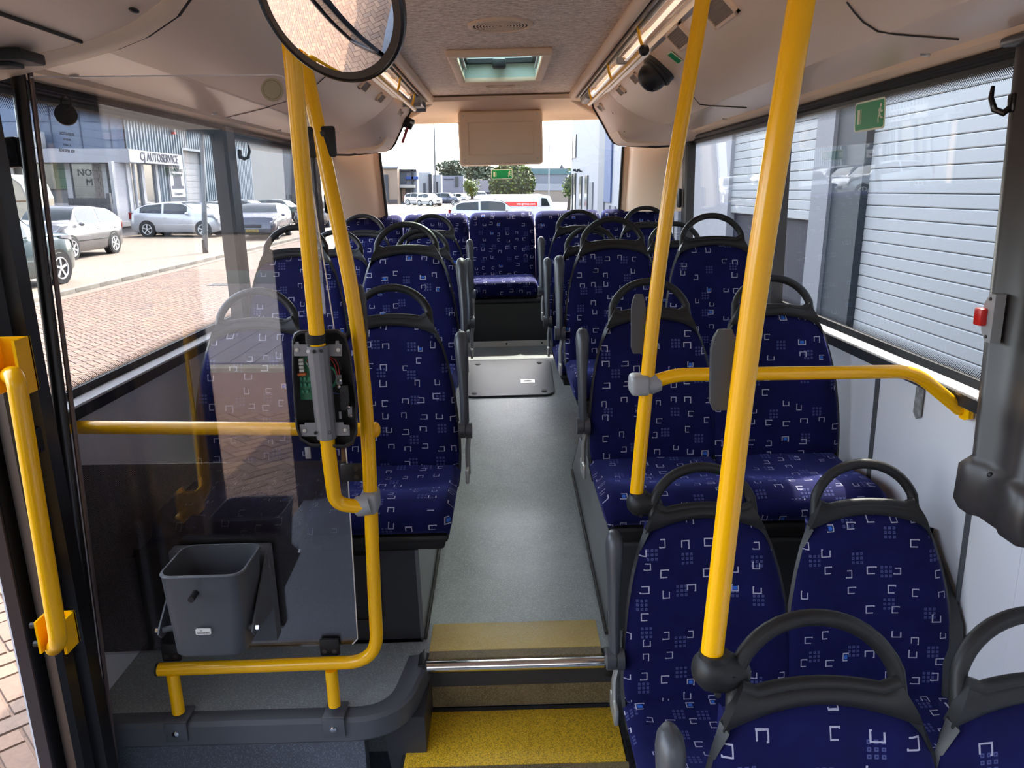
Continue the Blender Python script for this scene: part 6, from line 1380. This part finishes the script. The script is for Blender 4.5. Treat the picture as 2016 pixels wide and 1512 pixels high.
block('factory_building', 'grey factory with a green glazed top right of the round tree', 1045, 1130, 331, 145, (.34, .36, .42), 3, parts=[('glazed_band', 1045, 1130, 333, 343, (.16, .30, .32), .2), ('light_band', 1045, 1130, 361, 375, (.52, .54, .60), .8), ('lower_wall', 1045, 1130, 375, 410, (.52, .42, .34), .6), ('window', 1072, 1082, 399, 408, (.15, .15, .17), .7), ('window', 1114, 1122, 399, 408, (.15, .15, .17), .7)])
sp_ = EY(1106, 322, 170); tag(MB().tube([(sp_.x, 170, -.2), (sp_.x, 170, sp_.z - 1.3), (sp_.x, 170, sp_.z)], [1.0, .7, .02], 4).build('church_spire', outmat('spire_slate', (.12, .12, .14))), 'dark church spire above the factory roof', 'spire')
# trees
def tree(name, lab, c, rx, rz, zc_, n, cols, trunk=True, leaf=.35, core=.62):
    t = thing(name, lab, 'tree', (c[0], c[1], 0)); r_ = random.Random(int(c[0] * 10 + c[1]))
    lobes = [(Vector((r_.gauss(0, .36) * rx, r_.gauss(0, .36) * rx, r_.gauss(0, .38) * rz)), r_.uniform(.35, .6)) for _ in range(14)]
    for q, col in enumerate(cols):
        m = MB()
        for k in range(n // len(cols)):
            l, s_ = r_.choice(lobes); v = Vector((r_.gauss(0, 1), r_.gauss(0, 1), r_.gauss(0, 1))).normalized(); p = Vector((c[0], c[1], zc_)) + l + Vector((v.x * rx * s_, v.y * rx * s_, v.z * rz * s_)) * r_.uniform(.75, 1)
            if core > .7: p = Vector((c[0], c[1], zc_)) + Vector((v.x * rx, v.y * rx, v.z * rz)) * r_.uniform(.86, 1.02)
            a = Vector((r_.gauss(0, 1), r_.gauss(0, 1), r_.gauss(0, .6))).normalized() * leaf; b = Vector((r_.gauss(0, 1), r_.gauss(0, 1), r_.gauss(0, .6))).normalized() * leaf
            m.add([p - a, p + b, p + a, p - b], [(0, 1, 2, 3)])
        f = m.build('foliage', mat('leaf_' + str(len(bpy.data.materials)), col, .6, spec=.3), t, smooth=False, fixn=False); f['kind'] = 'stuff'
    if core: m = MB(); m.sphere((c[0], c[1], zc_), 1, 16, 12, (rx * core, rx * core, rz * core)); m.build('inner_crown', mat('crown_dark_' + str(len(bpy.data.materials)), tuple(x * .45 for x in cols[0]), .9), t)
    if trunk: MB().tube([(c[0], c[1], 0), (c[0] + .1, c[1], zc_ * .6), (c[0], c[1], zc_)], [.25, .2, .1], 8).build('trunk', outmat('bark_' + str(len(bpy.data.materials)), (.10, .07, .05)), t)
G1, G2, G3 = (.10, .17, .035), (.24, .33, .05), (.05, .10, .03)
p = EY(1008, 362, 92); tree('round_tree', 'round bright green tree below the screen housing', (p.x, 92), 2.7, 2.5, p.z, 3600, (G1, G2, G3), leaf=.17, core=.86)
p = EY(928, 368, 100); tree('young_tree', 'young yellow-green tree left of the round tree', (p.x, 100), 1.0, 1.2, p.z, 900, (G2, (.32, .36, .08)), leaf=.13)
p = EY(1121, 368, 70); tree('small_tree', 'small green tree at the corner of the tall white building', (p.x, 70), .75, 1.1, p.z, 700, (G1, G2), leaf=.12)
for k, (px, py, Y, rx) in enumerate(((884, 343, 190, 3.5), (905, 340, 200, 4), (928, 341, 195, 4), (950, 338, 185, 4.2), (1040, 342, 180, 3.0))):
    p = EY(px, py, Y); tree('distant_tree', ('grey green tree top, first from the left behind the warehouse', 'grey green tree top, second from the left behind the warehouse', 'grey green tree top, third from the left, left of the exit sticker', 'tall grey green tree top just left of the exit sticker', 'grey green tree top right of the round tree')[k], (p.x, Y), rx, rx * .62, p.z, 1500, ((.16, .20, .13), (.24, .28, .18)), leaf=.4, core=0)
p = EY(40, 190, 48); tree('distant_tree', 'tree top above the workshop roof at the upper left', (-27, 62), 5, 3.2, EY(40, 190, 62).z - 1.6, 900, (G1, G2), leaf=.3)

# --- building along the right side
XR = 3.5
rb = thing('white_hall', 'long white hall with sectional doors close to the right windows', 'building', (XR, 6, 0))
M_['hall'] = outmat('hall_white', (.62, .64, .70)); M_['slat'] = outmat('door_slat_white', (.66, .70, .72)); M_['dk'] = outmat('dark_blue_pillar', (.055, .075, .09)); M_['jamb'] = outmat('grey_jamb', (.36, .38, .42))
def RXy(px, py): return EX(px, py, XR).y
H_ = 8.0
yA0, yA1 = -1.0, RXy(1698, 380); yP1 = RXy(1641, 380); yJ1 = RXy(1607, 380); yB1 = 12.4
ye = RXy(1124, 380)
MB().box(XR + .16, XR + 3, -6, ye, 0, H_ - .2).build('core', M_['hall'], rb)
MB().box(XR - .0, XR + .2, yB1, ye, 0, H_).build('wall', M_['hall'], rb); MB().box(XR, XR + .2, yA0 - 5, yA0, 0, H_).build('wall', M_['hall'], rb); MB().box(XR, XR + .2, yA0, yB1, 5.2, H_).build('wall', M_['hall'], rb)
MB().box(XR - .02, XR + .16, yA1, yP1, 0, 5.2).build('dark_pillar', M_['dk'], rb, 'dark blue grey pillar'); MB().box(XR - .06, XR + .16, yP1, yJ1, 0, 5.2).build('door_jamb', M_['jamb'], rb)
def sect(y0, y1, z0, z1, pitch, nm):
    dmesh = None; d = MB().box(XR + .12, XR + .15, y0, y1, z0, z1).build('sectional_door', M_['jamb'], rb, nm); k = 0
    b = MB(); b.add([(XR + .12, y0, 0), (XR + .06, y0, .004), (XR + .055, y0, .012), (XR + .055, y0, pitch - .010), (XR + .06, y0, pitch - .002), (XR + .12, y0, pitch)] + [(XR + .12, y1, 0), (XR + .06, y1, .004), (XR + .055, y1, .012), (XR + .055, y1, pitch - .010), (XR + .06, y1, pitch - .002), (XR + .12, y1, pitch)], [(i, i + 1, i + 7, i + 6) for i in range(5)] + [(0, 6, 11, 5)] + [tuple(range(6))[::-1], tuple(range(6, 12))])
    me = b.mesh('door_panel', M_['slat'], smooth=False); z = z0
    while z + pitch <= z1 + .01:
        o = bpy.data.objects.new('door_panel', me); C.objects.link(o); o.parent = d; o.location = (0, 0, z); z += pitch
sect(yA0, yA1, 0, 5.2, .115, 'closed white sectional door with narrow ribs')
zB = EX(1560, 432, XR).z; sect(yJ1, yB1, zB, 5.2, .115, 'half open white sectional door')
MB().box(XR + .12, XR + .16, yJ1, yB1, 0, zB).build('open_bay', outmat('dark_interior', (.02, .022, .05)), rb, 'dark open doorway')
for a, b, z0, z1, nm, m_ in ((RXy(1181, 340), RXy(1193, 340), 0, H_, 'pilaster', M_['jamb']), (RXy(1193, 340) , RXy(1206, 340), 1.7, EX(1198, 262, XR).z, 'blue_panel', outmat('blue_glazing', (.10, .18, .42))),
        (RXy(1126, 290), RXy(1129, 290), EX(1128, 312, XR).z, EX(1128, 270, XR).z, 'window', M_['wglass']), (RXy(1131, 290), RXy(1135, 290), EX(1133, 310, XR).z, EX(1133, 266, XR).z, 'window', M_['wglass']),
        (RXy(1126, 390), RXy(1128, 390), .6, 2.9, 'window', M_['wglass']), (RXy(1131, 390), RXy(1134, 390), .6, 2.9, 'window', M_['wglass']), (RXy(1142, 390), RXy(1146, 390), .3, 2.7, 'window', M_['wglass']), (RXy(1153, 390), RXy(1158, 390), .3, 2.7, 'window', M_['wglass']), (RXy(1162, 390), RXy(1168, 390), 0, 2.4, 'door', M_['jamb']),
        (RXy(1195, 390), RXy(1203, 390), 0, 1.6, 'door', M_['jamb']), (RXy(1207, 390), RXy(1214, 390), 0, 1.6, 'door', M_['jamb']), (RXy(1342, 400), RXy(1316, 400), 0, 2.0, 'railing_panel', M_['jamb'])):
    a, b = min(a, b), max(a, b); MB().box(XR - .06, XR + .1, a, b, z0, z1).build(nm, m_, rb)
for k in range(2):
    c = EX(1138 + k * 8, 338, XR); cm_ = thing('camera', ('small wall camera, left one on the tall white building', 'small wall camera, right one on the tall white building')[k], 'camera', c); MB().tube([(XR, c.y, c.z), (XR - .14, c.y, c.z + .04)], .03, 8).build('arm', M_['dk'], cm_); MB().rbox(XR - .25, XR - .1, c.y - .1, c.y + .1, c.z + .02, c.z + .12, .02).build('body', M_['dk'], cm_)

KEXT = .285
for m_ in bpy.data.materials:
    if m_ in before_m or not m_.node_tree: continue
    p_ = m_.node_tree.nodes.get('Principled BSDF')
    if not p_: continue
    i_ = p_.inputs['Base Color']; KX = KEXT * (1.7 if m_.name.startswith(('car_paint', 'van_white', 'alloy_rim')) else 1)
    if i_.is_linked:
        src = i_.links[0].from_socket; n_ = m_.node_tree.nodes.new('ShaderNodeVectorMath'); n_.operation = 'SCALE'; n_.inputs['Scale'].default_value = KX
        m_.node_tree.links.new(src, n_.inputs[0]); m_.node_tree.links.new(n_.outputs[0], i_)
    else: c_ = i_.default_value; i_.default_value = (c_[0] * KX, c_[1] * KX, c_[2] * KX, 1)
# put everything of the street into the tilted street frame
for o in list(bpy.data.objects):
    if o not in before and o.parent is None and o.type in ('MESH', 'EMPTY'): o.matrix_world = EXT @ o.matrix_basis
